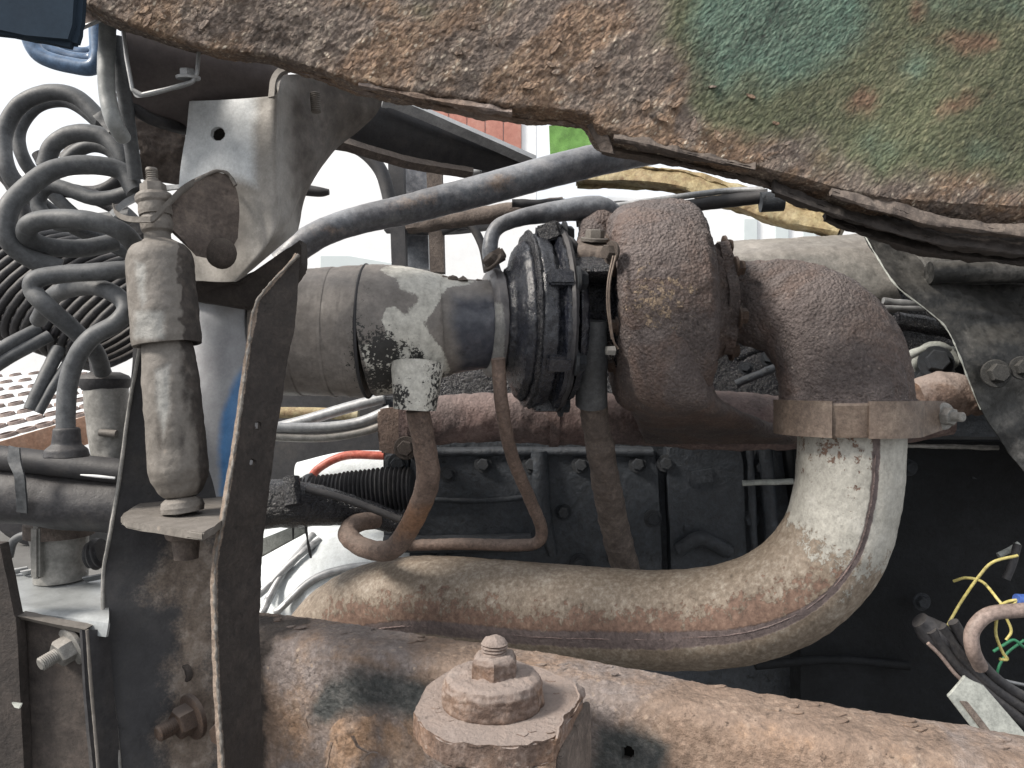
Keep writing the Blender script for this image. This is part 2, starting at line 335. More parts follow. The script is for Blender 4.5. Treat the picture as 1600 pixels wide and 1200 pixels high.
K['casing'] = mat('unlit_black_casing', [(0.0048, 0.0054, 0.0066), (0.0084, 0.0096, 0.0114), (0.0132, 0.0144, 0.0168)], 10, .7, 0, .6, .002, .0, fine=200, spec=.2)
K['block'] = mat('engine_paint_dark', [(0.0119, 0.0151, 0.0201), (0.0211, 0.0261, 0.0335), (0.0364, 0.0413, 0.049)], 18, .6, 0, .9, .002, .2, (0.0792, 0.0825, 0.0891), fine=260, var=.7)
K['manifold'] = mat('red_brown_manifold', [(0.102, 0.0673, 0.0632), (0.163, 0.114, 0.106), (0.245, 0.184, 0.168)], 40, .85, 0, 1, .002, .35, (0.337, 0.276, 0.26), fine=420, pits=.4, cols2=[(0.0612, 0.0458, 0.0458), (0.102, 0.0766, 0.0744), (0.154, 0.117, 0.112)], c2s=.3)
K['shock'] = mat('dusty_shock_paint', [(0.106, 0.0946, 0.0836), (0.151, 0.138, 0.124), (0.205, 0.189, 0.174)], 20, .65, 0, .5, .0009, .12, (0.257, 0.23, 0.209), fine=420, var=.3, speck=((0.273, 0.235, 0.202), 160, .08),
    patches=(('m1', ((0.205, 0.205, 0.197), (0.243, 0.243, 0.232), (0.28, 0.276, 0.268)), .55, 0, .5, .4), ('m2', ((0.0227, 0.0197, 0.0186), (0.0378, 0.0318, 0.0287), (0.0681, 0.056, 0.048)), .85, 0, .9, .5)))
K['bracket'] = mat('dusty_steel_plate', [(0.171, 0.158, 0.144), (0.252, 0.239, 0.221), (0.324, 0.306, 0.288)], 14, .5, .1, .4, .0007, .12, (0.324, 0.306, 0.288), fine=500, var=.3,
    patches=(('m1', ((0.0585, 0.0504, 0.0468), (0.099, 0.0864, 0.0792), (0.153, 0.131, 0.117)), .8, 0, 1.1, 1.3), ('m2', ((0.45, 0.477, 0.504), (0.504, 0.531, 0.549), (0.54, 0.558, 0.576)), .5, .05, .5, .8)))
K['brown'] = mat('brown_dusty_plate', [(0.051, 0.0399, 0.0357), (0.0892, 0.0714, 0.062), (0.153, 0.123, 0.104)], 32, .85, 0, .9, .0016, .3, (0.246, 0.208, 0.178), fine=420)
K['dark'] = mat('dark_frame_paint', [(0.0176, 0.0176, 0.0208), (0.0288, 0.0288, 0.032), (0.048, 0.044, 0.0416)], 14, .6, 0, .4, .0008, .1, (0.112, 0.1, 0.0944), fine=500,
    patches=(('m1', ((0.096, 0.072, 0.0576), (0.168, 0.136, 0.112), (0.288, 0.256, 0.228)), .85, 0, 1.6, .7),))
K['strap'] = mat('dark_brown_strap', [(0.0204, 0.017, 0.0161), (0.034, 0.0281, 0.0255), (0.0553, 0.045, 0.0399)], 30, .8, 0, .8, .0012, .0, fine=420, patches=(('m1', ((0.145, 0.111, 0.0892), (0.23, 0.183, 0.149), (0.306, 0.255, 0.217)), .9, 0, .9, .3),))
K['tank'] = mat('chalky_blue_tank', [(.25, .25, .265), (.33, .34, .36), (.4, .41, .44)], 10, .5, 0, .25, .0004, .1, fine=500, var=.2, patches=(('m1', ((.05, .15, .33), (.07, .2, .42), (.1, .25, .47)), .4, 0, .4, .5),))
K['alum'] = mat('white_dusty_casting', [(.42, .45, .46), (.56, .6, .62), (.66, .69, .7)], 14, .6, .1, .4, .0008, .2, (.6, .6, .58), fine=400, var=.3)
K['galv'] = mat('galvanised_edge', [(.24, .25, .26), (.34, .35, .36), (.45, .46, .47)], 20, .45, .4, .3, .0004, .1, fine=500, var=.3)
K['shield'] = mat('sooty_heat_shield', [(0.0114, 0.0125, 0.013), (0.0338, 0.0343, 0.0333), (0.114, 0.109, 0.104)], 17, .5, .2, .6, .002, .3, (0.177, 0.169, 0.156), fine=300, var=.7, cols2=[(0.0078, 0.00884, 0.00936), (0.0156, 0.0166, 0.0172), (0.0468, 0.0442, 0.0416)], c2s=.8)
K['rock'] = mat('grey_rocker_cover', [(0.139, 0.135, 0.127), (0.221, 0.217, 0.205), (0.312, 0.303, 0.287)], 14, .5, .2, .4, .001, .25, fine=300)
K['feed'] = mat('rusty_oil_pipe', [(0.081, 0.0558, 0.045), (0.135, 0.0945, 0.0765), (0.216, 0.153, 0.122)], 40, .7, 0, .9, .0014, .2, (0.261, 0.221, 0.194), fine=420, patches=(('m1', ((0.153, 0.0855, 0.0495), (0.216, 0.117, 0.0675), (0.18, 0.108, 0.072)), .7, 0, 1.1, .9),))
K['orange'] = mat('orange_rust_paint', [(.34, .18, .11), (.42, .24, .16), (.5, .33, .24)], 9, .7, 0, .4, .001, .3, (.45, .37, .3), fine=200)
K['white'] = mat('white_paint', [(.72, .73, .74), (.78, .79, .8), (.82, .82, .82)], 2, .35, 0, .1, .001, fine=60, var=.05)
K['red'] = mat('red_paint_faded', [(0.32, 0.12, 0.088), (0.4, 0.176, 0.136), (0.448, 0.256, 0.208)], 3, .6, 0, .3, .001, fine=90, var=.2)
K['yellow'] = mat('yellow_flaking_paint', [(0.193, 0.11, 0.055), (0.33, 0.275, 0.154), (0.413, 0.385, 0.264)], 18, .7, 0, .8, .002, fine=200, speck=((0.138, 0.0715, 0.033), 60, .4))
K['steel'] = mat('blue_grey_pipe_paint', [(.10, .112, .135), (.16, .175, .2), (.25, .25, .265)], 20, .38, 0, .5, .0008, .3, (.32, .32, .32), fine=420, cols2=[(.06, .062, .072), (.10, .105, .12), (.16, .16, .17)], patches=(('m1', ((.17, .12, .09), (.25, .19, .15), (.3, .24, .2)), .8, 0, 1.6, .8),))
K['cornerbox'] = mat('deep_blue_plastic', [(.02, .03, .045), (.026, .038, .054), (.03, .043, .06)], 6, .9, 0, .1, .0005, fine=300, var=.15, spec=.05)
K['wyel'] = mat('yellow_wire', [(.45, .38, .1), (.52, .45, .16), (.56, .5, .27)], 40, .5, 0, .2, .0003)
K['wblue'] = mat('blue_wire', [(.04, .08, .3), (.05, .11, .36), (.08, .16, .4)], 30, .45, 0, .2, .0003)
K['wgreen'] = mat('green_wire', [(.02, .14, .07), (.03, .18, .09), (.05, .22, .12)], 40, .5, 0, .2, .0003)
K['cable'] = mat('brown_cable', [(.16, .12, .105), (.22, .17, .15), (.28, .22, .2)], 40, .6, 0, .3, .0004)
K['redh'] = mat('red_hose', [(.45, .08, .05), (.52, .13, .09), (.6, .3, .24)], 20, .45, 0, .2, .0003)
K['bluehose'] = mat('blue_airline', [(.05, .09, .16), (.08, .14, .24), (.14, .21, .3)], 20, .35, 0, .1, .0003)
K['greybr'] = mat('pale_grey_bracket', [(.24, .255, .24), (.3, .315, .295), (.36, .375, .35)], 20, .6, 0, .3, .0005, fine=400)
K['green'] = mat('bright_green_paint', [(0.108, 0.24, 0.048), (0.15, 0.33, 0.072), (0.18, 0.36, 0.12)], 3, .6)
K['glass'] = mat('dark_window_glass', [(.5, .56, .57), (.55, .6, .61), (.6, .65, .65)], 1, .1, 0, 0, .001, var=.05)
K['ground'] = mat('worn_asphalt', [(.09, .088, .085), (.12, .118, .114), (.16, .155, .15)], .6, .9, 0, .4, .004, fine=30, var=.2)
K['hole'] = mat('hollow_black', [(.008, .008, .008), (.01, .01, .01), (.012, .012, .012)], 20, .9, 0, 0, .001)
K['frontbox'] = mat('brown_black_box_paint', [(.03, .026, .025), (.05, .042, .038), (.085, .068, .06)], 14, .7, 0, .7, .001, .15, (.2, .165, .14), fine=400, spec=.3)
K['tray'] = mat('pale_tray_metal', [(.25, .27, .28), (.33, .35, .36), (.4, .42, .43)], 10, .35, .3, .3, .0006, .15, (.5, .5, .48), var=.3)
K['palehose'] = mat('pale_grey_hose', [(.2, .215, .22), (.27, .285, .29), (.34, .35, .35)], 20, .45, 0, .2, .0004, .2, (.4, .4, .4), var=.25)
K['backplate'] = mat('purple_brown_plate', [(.075, .063, .064), (.10, .086, .087), (.13, .11, .11)], 10, .7, 0, .3, .0006, fine=300, var=.3)
rng = np.random.RandomState(3)
def flakes(parent, pts, m_, smin=6, smax=14, th=.0008, seed=0):
    """small curled scales of rust lying on the surface at (px, py, depth)"""
    rs = np.random.RandomState(seed)
    for (x, y, d) in pts:
        s_ = rs.uniform(smin, smax)*d/F; c = P(x, y, d-.0006); k = rs.randint(6, 10); a0 = rs.uniform(0, 6.3); an = rs.uniform(0, 6.3)
        a = a0+np.arange(k)/k*2*np.pi; rad = s_*rs.uniform(.55, 1.1, k)
        ex = 1.6*np.cos(a)*rad; ey = np.sin(a)*rad*.75; cx, sx = math.cos(an), math.sin(an)
        tilt = rs.uniform(-.35, .35)
        q = np.stack([c[0]+ex*cx-ey*sx, c[1]+ey*tilt-abs(tilt)*s_*.4, c[2]+ex*sx+ey*cx], 1)
        part('rust_flake', M().plate(q, th, (0, 1, 0), .0002), m_, parent)
# ================================================================== SETTING
g = M(); g.loft([[(-120, -60, 0), (120, -60, 0)], [(-120, 200, 0), (120, 200, 0)]], 8, 8, .05)
single('ground', g, K['ground'], kind='structure')
# ================================================================== BEHIND THE TRUCK
van = thing('parked_van', 'white van standing in glaring daylight beyond the engine, its side window just seen', 'van', (-1.4, 5.2, 0))
b = M(); b.plate([(-3.6, 4.6, .45), (.55, 4.6, .45), (.75, 4.6, 1.5), (-.1, 4.6, 2.3), (-3.6, 4.6, 2.35)], 1.7, (0, 1, 0), .06); part('body', b, K['white'], van)
part('window', M().plate([(-1.18, 4.585, 1.5), (-1.18, 4.585, 1.79), (-1.0, 4.585, 1.79), (-.72, 4.585, 1.74), (-.55, 4.585, 1.5)], .02, (0, 1, 0), .004), K['glass'], van)
for x in (-2.9, -.1):
    wh = M(); wh.lathe((x, 4.55, .36), (0, 1, 0), [(0, .05), (0, .3), (.03, .36), (.2, .36), (.2, .05)], 40); part('wheel', wh, K['dhose'], van)
shed = thing('red_shed', 'faded red planked shed wall glimpsed under the rusty sill', 'shed', (0, 9, 0))
for i in range(7):
    x0 = -1.42+i*.22
    part('plank', M().plate([(x0, 9, 3.78), (x0+.213, 9, 3.78), (x0+.213, 9, 4.9), (x0, 9, 4.9)], .03, (0, 1, 0), .005), K['red'], shed)
part('wall', M().plate([(-2.9, 9.03, 0), (.3, 9.03, 0), (.3, 9.03, 4.95), (-2.9, 9.03, 4.95)], .1, (0, 1, 0), .01), K['white'], shed)
bl = thing('pale_building', 'pale building with upright window strips behind the turbine housing', 'building', (4, 9.5, 0))
part('wall', M().plate([(1.2, 9.5, 0), (6.5, 9.5, 0), (6.5, 9.5, 3.4), (1.2, 9.5, 3.4)], .2, (0, 1, 0), .02), K['white'], bl)
for x in (2.95, 3.35, 3.7):
    part('window', M().plate([(x, 9.47, 1.6), (x+.17, 9.47, 1.6), (x+.17, 9.47, 3.1), (x, 9.47, 3.1)], .03, (0, 1, 0), .005), K['glass'], bl)
gp = M(); gp.loft([PP((858, 196, 2.2), (930, 196, 2.2)), PP((860, 245, 2.2), (925, 245, 2.2))], 20, 10, .01, (.006, 12))
single('green_tarpaulin', gp, K['green'], 'bright green scrap of tarpaulin seen in the notch of the rusty sill', 'tarpaulin')
# yellow flaking beam
yb = thing('yellow_beam', 'yellow flaking rusty beam running behind the sill above the turbine', 'beam', P(1100, 320, 1.25))
m = M(); m.loft([PP((900, 262, 1.3), (1050, 262, 1.25), (1200, 300, 1.2), (1330, 330, 1.15)), PP((900, 278, 1.28), (1050, 290, 1.23), (1200, 338, 1.18), (1310, 362, 1.13)), PP((900, 290, 1.32), (1050, 300, 1.27), (1200, 350, 1.22), (1310, 374, 1.17))], 90, 16, .03, (.004, 30)); part('beam', m, K['yellow'], yb)
# orange deck plate with punched ovals
dk = thing('step_plate', 'orange edged step plate with pressed oval holes, white with glare, far left', 'step', P(60, 660, 1.3))
qa, qb, qc, qd = P(-60, 712, .98), P(140, 652, 1.12), P(150, 572, 1.75), P(-60, 588, 1.75)
m = M(); m.loft([[qd, qc], [qa, qb]], 30, 30, .004, (.0006, 20)); part('tread', m, K['alum'], dk)
m = M(); m.loft([[qa+A(0, -.004, .003), qb+A(0, -.004, .003)], [qa+A(0, -.006, -.016), qb+A(0, -.006, -.016)], [qa+A(0, -.004, -.04), qb+A(0, -.004, -.04)]], 40, 8, .004, (.001, 30)); part('edge', m, K['orange'], dk)
ov = nrm(qb-qa); up = nrm(np.cross(qb-qa, qd-qa)); up = up if up[2] > 0 else -up; dn = np.cross(up, ov)
a = np.linspace(0, 2*np.pi, 20, endpoint=False)
for j in range(8):
    for i in range(7):
        u, v = (i+.3+(j % 2)*.5)/7, ((j+.6)/8.2)**1.15; c = (qa*(1-u)+qb*u)*(1-v)+(qd*(1-u)+qc*u)*v
        ring = lambda rx, ry, h: c+ov*np.cos(a)[:, None]*rx+dn*np.sin(a)[:, None]*ry+up*h
        G = np.array([ring(.0135, .0125, -.001), ring(.0115, .0105, .005), ring(.009, .008, .005), ring(.008, .007, -.002)]); mm = M(); mm.add(G, gridf(4, 20, cv=True)); part('hole_rim', mm, K['cable'], dk)
        mm = M(); mm.add(ring(.0085, .0075, .001), [list(range(20))]); mm.add(ring(.0085, .0075, -.0015), [list(range(20))]); part('hole', mm, K['feed'], dk)
# bar, struts and curved frame in the middle distance
cm = thing('cross_channel', 'dark channel with a bright galvanised top edge sloping behind the sill', 'frame channel', P(690, 220, .95))
m = M(); m.loft([PP((500, 115, .82), (640, 165, .9), (840, 248, 1.0)), PP((500, 165, .82), (640, 205, .9), (835, 264, 1.0)), PP((505, 208, .84), (640, 246, .92), (850, 282, 1.02))], 60, 16, .006, (.0006, 30)); part('web', m, K['dark'], cm)
m = M(); m.loft([PP((600, 146, .86), (640, 157, .88), (838, 243, .99)), PP((600, 152, .85), (640, 163, .87), (838, 250, .98))], 50, 5, .012, (.0003, 50)); part('flange', m, K['galv'], cm)
m = M(); m.loft([PP((515, 207, .82), (640, 244, .9), (740, 262, .95)), PP((515, 216, .81), (640, 252, .89), (740, 269, .94))], 50, 6, .01, (.0006, 40)); part('lower_flange', m, K['brown'], cm)
st = thing('window_frame', 'dark curved frame and uprights standing behind the sloping steering tube', 'frame', P(650, 400, 1.4))
m = M(); m.tube(PP((515, 222, 1.3), (560, 232, 1.3), (592, 262, 1.3), (606, 300, 1.3), (612, 340, 1.3)), [.012]*5, 50, 12); part('hoop', m, K['dark'], st)
for (x0, x1, y0, y1, d, k) in ((608, 632, 250, 420, 1.35, 'dark'), (630, 668, 255, 420, 1.42, 'steel'), (668, 692, 262, 425, 1.36, 'brown')):
    m = M(); m.loft([PP((x0-2, y0, d), (x0+4, y1, d)), PP((x1-2, y0, d), (x1+2, y1, d))], 30, 6, .03, (.001, 20)); part('upright', m, K[k], st)
m = M(); m.loft([PP((600, 335, 1.38), (700, 345, 1.38), (800, 322, 1.38)), PP((600, 360, 1.38), (700, 362, 1.38), (800, 350, 1.38))], 30, 6, .03, (.001, 20)); part('rail', m, K['dark'], st)
m = M(); m.tube(PP((690, 362, 1.36), (730, 350, 1.36), (752, 380, 1.36), (762, 425, 1.36)), .008, 40, 10); part('stay', m, K['dark'], st)
m = M(); m.tube(PP((742, 232, 1.0), (748, 252, 1.0), (746, 268, 1.0)), [.002, .003, .006], 20, 10); m.tube(PP((730, 272, 1.0), (750, 268, 1.0)), .006, 10, 10); single('small_lever', m, K['galv'], 'small pale lever with a round knob hanging under the sloping channel', 'lever')
# dark clutter behind top centre
cl = thing('rear_linkage', 'dark rusty linkage bars lying behind the top of the turbocharger', 'linkage', P(800, 310, 1.1))
for pts, r, k in ((((700, 250, 1.2), (760, 262, 1.15), (850, 262, 1.1)), .012, 'dark'), (((640, 352, 1.15), (760, 335, 1.1), (880, 322, 1.1)), .014, 'brown'), (((800, 318, 1.02), (900, 318, 1.02), (1000, 322, 1.02)), .006, 'dark')):
    part('bar', M().tube(PP(*pts), r, 40, 12, (.002, 40)), K[k], cl)
rd = thing('push_rod', 'dark rod with a blunt end cap sticking out right of the turbine housing top', 'rod', P(1100, 320, .95))
part('rod', M().tube(PP((900, 345, .98), (1000, 333, .97), (1120, 316, .95), (1200, 306, .93)), .0085, 60, 14, (.0006, 60)), K['dark'], rd)
part('top_strip', M().tube(PP((960, 322, .97), (1120, 300, .95), (1195, 296, .93)), .004, 30, 10), K['galv'], rd)
part('end_cap', M().tube(PP((1188, 316, .925), (1224, 314, .922)), .0125, 12, 16), K['block'], rd)
# ================================================================== ENGINE
en = thing('engine', 'dark grimy engine block with bolted side covers behind the turbocharger', 'engine', P(1100, 1200, 1.1))
BD = 1.06
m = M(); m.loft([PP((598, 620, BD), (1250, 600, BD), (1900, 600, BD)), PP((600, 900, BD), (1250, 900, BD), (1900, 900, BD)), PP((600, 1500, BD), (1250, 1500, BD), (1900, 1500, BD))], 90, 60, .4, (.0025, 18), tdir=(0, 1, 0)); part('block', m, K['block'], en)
def cover(pts, th, k='block'):
    m = M(); m.plate(PP(*[(x, y, BD-.006-th) for x, y in pts]), th+.01, (0, 1, 0), .004, .0008, 6); return part('side_cover', m, K[k], en)
cover([(640, 700), (1026, 700), (1036, 910), (640, 900)], .016); cover([(1042, 696), (1160, 690), (1168, 900), (1050, 920)], .02)
cover([(1176, 700), (1240, 700), (1240, 900), (1180, 900)], .004); cover([(600, 712), (636, 712), (640, 800), (606, 800)], .02)
def ridge(pts, r, k='block', nm='rib'): return part(nm, M().tube(PP(*pts), r, 40, 14, (.001, 40)), K[k], en)
ridge(((842, 705, 1.035), (848, 800, 1.035), (864, 868, 1.035)), [.012, .012, .006])
ridge(((640, 708, 1.036), (800, 706, 1.036), (1020, 707, 1.036)), .006)
ridge(((1190, 640, 1.03), (1200, 760, 1.03), (1210, 900, 1.03)), .010)
ridge(((600, 850, 1.03), (700, 850, 1.03), (830, 846, 1.03)), .012)
for x, y in ((755, 725), (830, 725), (907, 726), (996, 725), (1020, 810), (1188, 730), (620, 728), (905, 880), (690, 870), (1172, 812), (1040, 724)):
    bolt(en, P(x, y, BD-.024), (0, -1, 0), .017, K['block'])
m = M(); m.lathe(P(1095, 815, BD-.018), (0, -1, 0), [(-.01, .001), (-.01, .02), (.004, .019), (.006, .016), (.006, .001)], 30, (.0005, 80)); part('core_plug', m, K['block'], en)
m = M(); m.plate(PP((1075, 735, 1.03), (1115, 728, 1.03), (1118, 755, 1.03), (1078, 762, 1.03)), .01, (0, 1, 0), .003); part('raised_pad', m, K['block'], en)
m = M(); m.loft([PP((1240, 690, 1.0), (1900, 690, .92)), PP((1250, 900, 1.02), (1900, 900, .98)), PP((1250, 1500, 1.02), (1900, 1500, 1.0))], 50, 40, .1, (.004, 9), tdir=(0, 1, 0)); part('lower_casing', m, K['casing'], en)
for pts, r, k, nm in ((((1160, 755, 1.0), (1240, 752, .98)), .004, 'greybr', 'stub_pipe'), (((1172, 700, 1.03), (1176, 800, 1.03), (1180, 905, 1.03)), .005, 'block', 'rib'), (((1060, 860, 1.03), (1095, 842, 1.02), (1140, 862, 1.03)), .010, 'block', 'rib'), (((650, 780, 1.03), (760, 782, 1.035), (830, 775, 1.035)), .0035, 'block', 'rib'), (((1300, 700, .98), (1420, 697, .96), (1560, 700, .94)), .003, 'rock', 'rib'),
        (((1180, 1040, 1.0), (1300, 1030, 1.0), (1420, 1040, 1.0)), .006, 'casing', 'rib')):
    part(nm, M().tube(PP(*pts), r, 40, 12, (.001, 40)), K[k], en)
for x, y in ((1200, 800), (1060, 900), (700, 740), (960, 870), (880, 800), (1150, 690), (1420, 730), (1520, 740), (1380, 860), (1440, 940)):
    bolt(en, P(x, y, .985 if x > 1300 else BD-.022), (0, -1, 0), .016, K['block'])
# cylinder head with injector clutter
hd = thing('cylinder_head', 'oily black cylinder head strewn with pipes and studs behind the exhaust elbow', 'cylinder head', P(1200, 690, 1.08))
m = M(); m.loft([PP((640, 500, 1.16), (1200, 445, 1.16), (1900, 445, 1.16)), PP((640, 500, 1.06), (1200, 452, 1.06), (1900, 452, 1.06)), PP((640, 620, 1.04), (1200, 620, 1.04), (1900, 620, 1.04))], 120, 50, .05, (.004, 26), tdir=(0, 1, 0)); part('casting', m, K['black'], hd)
for pts, r, k in ((((1150, 560, .98), (1180, 545, .98), (1218, 540, .98)), .006, 'black'), (((1150, 600, .97), (1185, 585, .96), (1218, 572, .96)), .005, 'block'), (((1410, 560, .93), (1450, 545, .93), (1500, 548, .94)), .005, 'greybr'),
               (((1380, 470, .98), (1430, 474, .98), (1530, 470, .98)), .004, 'galv'), (((1380, 480, .97), (1440, 482, .97), (1530, 480, .97)), .003, 'galv'), (((1400, 500, 1.0), (1500, 520, 1.0), (1560, 560, 1.0)), .012, 'black')):
    part('pipe', M().tube(PP(*pts), r, 40, 12, (.001, 60)), K[k], hd)
for x, y, d, s_ in ((1462, 566, .92, .028), (1200, 560, .97, .014), (1165, 575, .97, .012), (1440, 590, .93, .014), (1500, 580, .93, .015)):
    bolt(hd, P(x, y, d), (-.3, -1, .2), s_, K['block'], 'bolt')
m = M(); m.lathe(P(1460, 566, .94), (-.3, -1, .2), [(0, .006), (0, .026), (.006, .026), (.006, .018), (.0, .006)], 28, (.0008, 90)); part('washer_ring', m, K['greybr'], hd)
# rocker cover
rc = M(); rc.loft([PP((1120, 382, 1.25), (1250, 375, 1.2), (1360, 366, 1.15)), PP((1120, 378, 1.12), (1250, 372, 1.1), (1362, 366, 1.08)), PP((1120, 400, 1.05), (1250, 392, 1.03), (1380, 395, 1.02)), PP((1120, 440, 1.03), (1250, 436, 1.02), (1400, 446, 1.0)), PP((1120, 480, 1.05), (1250, 480, 1.03), (1420, 490, 1.02))], 90, 40, .004, (.002, 22))
single('rocker_cover', rc, K['rock'], 'rounded grey rocker cover catching light behind the exhaust elbow', 'engine cover')
sh = thing('heat_shield', 'crumpled sooty sheet metal shield with a bright bent edge at far right', 'heat shield', P(1500, 640, .85))
ed = [(1350, 366, .92), (1372, 404, .9), (1402, 448, .88), (1450, 486, .87), (1478, 512, .865), (1496, 548, .86), (1512, 590, .86), (1532, 640, .86), (1572, 700, .87), (1620, 760, .87)]
m = M(); m.loft([PP(*ed), PP(*[(x+70, y-4, d+.01+.01*math.sin(i*2)) for i, (x, y, d) in enumerate(ed)]), PP(*[(x+170, y-6, d+.03-.012*math.sin(i*1.7)) for i, (x, y, d) in enumerate(ed)]), PP(*[(1800, y-6, d) for x, y, d in ed])], 120, 90, .0012, (.005, 14, 5)); part('sheet', m, K['shield'], sh)
m = M(); m.tube(PP(*[(x, y, d-.001) for x, y, d in ed[:-2]]), .0010, 160, 8, (.0008, 80)); part('bent_edge', m, K['greybr'], sh)
m = M(); m.loft([PP((1360, 356, .98), (1480, 372, .92), (1800, 372, .9)), PP((1370, 400, .95), (1480, 400, .9), (1800, 398, .88)), PP((1440, 430, .9), (1500, 442, .88), (1800, 440, .86))], 60, 20, .002, (.004, 18)); part('top_fold', m, K['shield'], sh)
m = M(); m.tube(PP((1452, 426, .878), (1520, 424, .874), (1800, 422, .862)), .013, 50, 18, (.001, 30)); part('tube', m, K['shield'], sh)
bolt(sh, P(1556, 584, .84), (-.1, -1, .1), .022, K['shield']); bolt(sh, P(1596, 575, .84), (-.1, -1, .1), .018, K['shield'])
# exhaust manifold
mf = thing('exhaust_manifold', 'reddish brown exhaust manifold running level beneath the turbocharger', 'manifold', P(1000, 700, .97))
mr = lambda px, d=.95: px*d/F
m = M(); m.tube(PP((640, 660, .95), (760, 652, .95), (864, 655, .95)), [mr(38), mr(38), mr(40)], 90, 40, (.0016, 60)); part('runner', m, K['manifold'], mf)
m = M(); m.tube(PP((866, 655, .95), (960, 655, .95), (1050, 655, .95), (1150, 658, .95), (1260, 660, .95), (1420, 650, .95), (1470, 640, .95)), [mr(41), mr(40), mr(44), mr(46), mr(40), mr(40), mr(42)], 160, 40, (.002, 50)); part('runner', m, K['manifold'], mf)
m = M(); m.tube(PP((858, 655, .95), (872, 655, .95)), mr(43), 8, 40, (.0008, 60)); part('joint_ring', m, K['manifold'], mf)
m = M(); m.tube(PP((1430, 622, .9), (1480, 612, .9), (1520, 625, .9), (1535, 640, .9)), [mr(26), mr(30), mr(26), mr(14)], 60, 30, (.003, 50)); part('end_branch', m, K['mount'], mf, 'pale pink flaking end branch')
m = M(); m.plate(PP((590, 640, .97), (640, 632, .97), (640, 710, .97), (592, 708, .97)), .02, (0, 1, 0), .003, .001, 5); part('end_flange', m, K['feed'], mf)
m = M(); m.plate(PP((622, 622, .93), (660, 622, .93), (662, 706, .93), (624, 704, .93)), .03, (0, 1, 0), .003, .001, 5); part('end_flange', m, K['manifold'], mf)
bolt(mf, P(634, 700, .92), (0, -1, 0), .02, K['brown']); bolt(mf, P(622, 724, .93), (0, -1, 0), .018, K['block'])
# foot joining turbine to manifold
m = M()
cs = []
for y, x0, x1, d0, d1 in ((515, 974, 1092, .679, .86), (560, 976, 1098, .681, .88), (600, 980, 1108, .690, .9), (632, 988, 1128, .712, .93), (660, 1000, 1190, .79, .98), (690, 1010, 1290, .9, 1.0)):
    xc, xr, dc, dr_ = (x0+x1)/2, (x1-x0)/2, (d0+d1)/2, (d1-d0)/2; a = np.linspace(0, 2*np.pi, 33)
    cs.append([P(xc+xr*math.copysign(abs(math.cos(t))**.55, math.cos(t)), y, dc+dr_*math.copysign(abs(math.sin(t))**.55, math.sin(t))) for t in a])
m.loft(cs, 80, 50, .003, (.0014, 60)); part('turbine_foot', m, K['cast'], mf)
m = M(); m.plate([P(1070+q*12, 626+s_*10, .80) for q, s_ in ((-1, .3), (0, -1), (1, .2), (.4, 1.2), (-.5, 1.2))], .05, (0, 1, 0), .002, .001, 3); part('casting_knob', m, K['mount'], mf)
# ================================================================== TURBOCHARGER
TD = .78
tb = thing('turbocharger', 'grimy turbocharger with black compressor cover and rusty turbine housing in the middle', 'turbocharger', P(950, 640, TD))
ax = nrm(A(1, -.03, .05)); c = P(1032, 474, TD)
r_ = lambda px, d=TD: px*d/F
prof = [(-78, 20), (-78, 90), (-78, 122), (-74, 142), (-62, 156), (-40, 163), (0, 166), (36, 163), (50, 156), (58, 142), (61, 122), (68, 100), (88, 84), (92, 60), (92, 20)]
def vol(t, a): return 1+.05*np.cos(a-2.2)+.0*t
def tm(G):
    x, y = proj(G)
    f = np.maximum.reduce([blob(x, y, 1010, 470, 26, 22), blob(x, y, 1055, 440, 34, 16, 20), blob(x, y, 1015, 500, 14, 18), blob(x, y, 1060, 495, 12, 14), blob(x, y, 1080, 455, 18, 22), blob(x, y, 965, 490, 12, 16), blob(x, y, 1000, 420, 30, 14), blob(x, y, 1030, 470, 70, 60, 20)*.3])*1.0-.38
    return {'m1': np.clip(f, -1, 1)}
m = M(); m.lathe(c, ax, [(r_(a), r_(b)) for a, b in prof], 260, (.0011, 80, 6, .72), 160, False, tm, fn=vol); part('turbine_housing', m, K['cast'], tb)
# bolt flange, wire bow and outlet flange
m = M(); m.lathe(c, ax, [(r_(84), r_(20)), (r_(84), r_(88)), (r_(98), r_(90)), (r_(100), r_(86)), (r_(100), r_(20))], 90, (.0012, 70), fn=lambda t, a: 1+.05*np.cos(6*a)); part('outlet_flange', m, K['cast'], tb)
for k in range(7):
    a = k/7*2*np.pi+.4; U = nrm(A(0, -1, 0)-ax*(ax@A(0, -1, 0))); W = np.cross(ax, U)
    bolt(tb, c+ax*r_(100)+(U*math.cos(a)+W*math.sin(a))*r_(82), ax, .0155, K['mount'], 'bolt', tw=k)
    bolt(tb, c-ax*r_(80)+(U*math.cos(a)+W*math.sin(a))*r_(98), -ax, .0125, K['mount'], 'bolt', tw=k)
m = M(); m.tube(PP((962, 400, .68), (953, 440, .672), (952, 480, .67), (958, 530, .674), (966, 545, .68)), .001, 40, 8); m.tube(PP((958, 400, .68), (950, 440, .672), (949, 480, .67), (956, 530, .674)), .0009, 40, 8); part('heat_shield_wire', m, K['band'], tb)
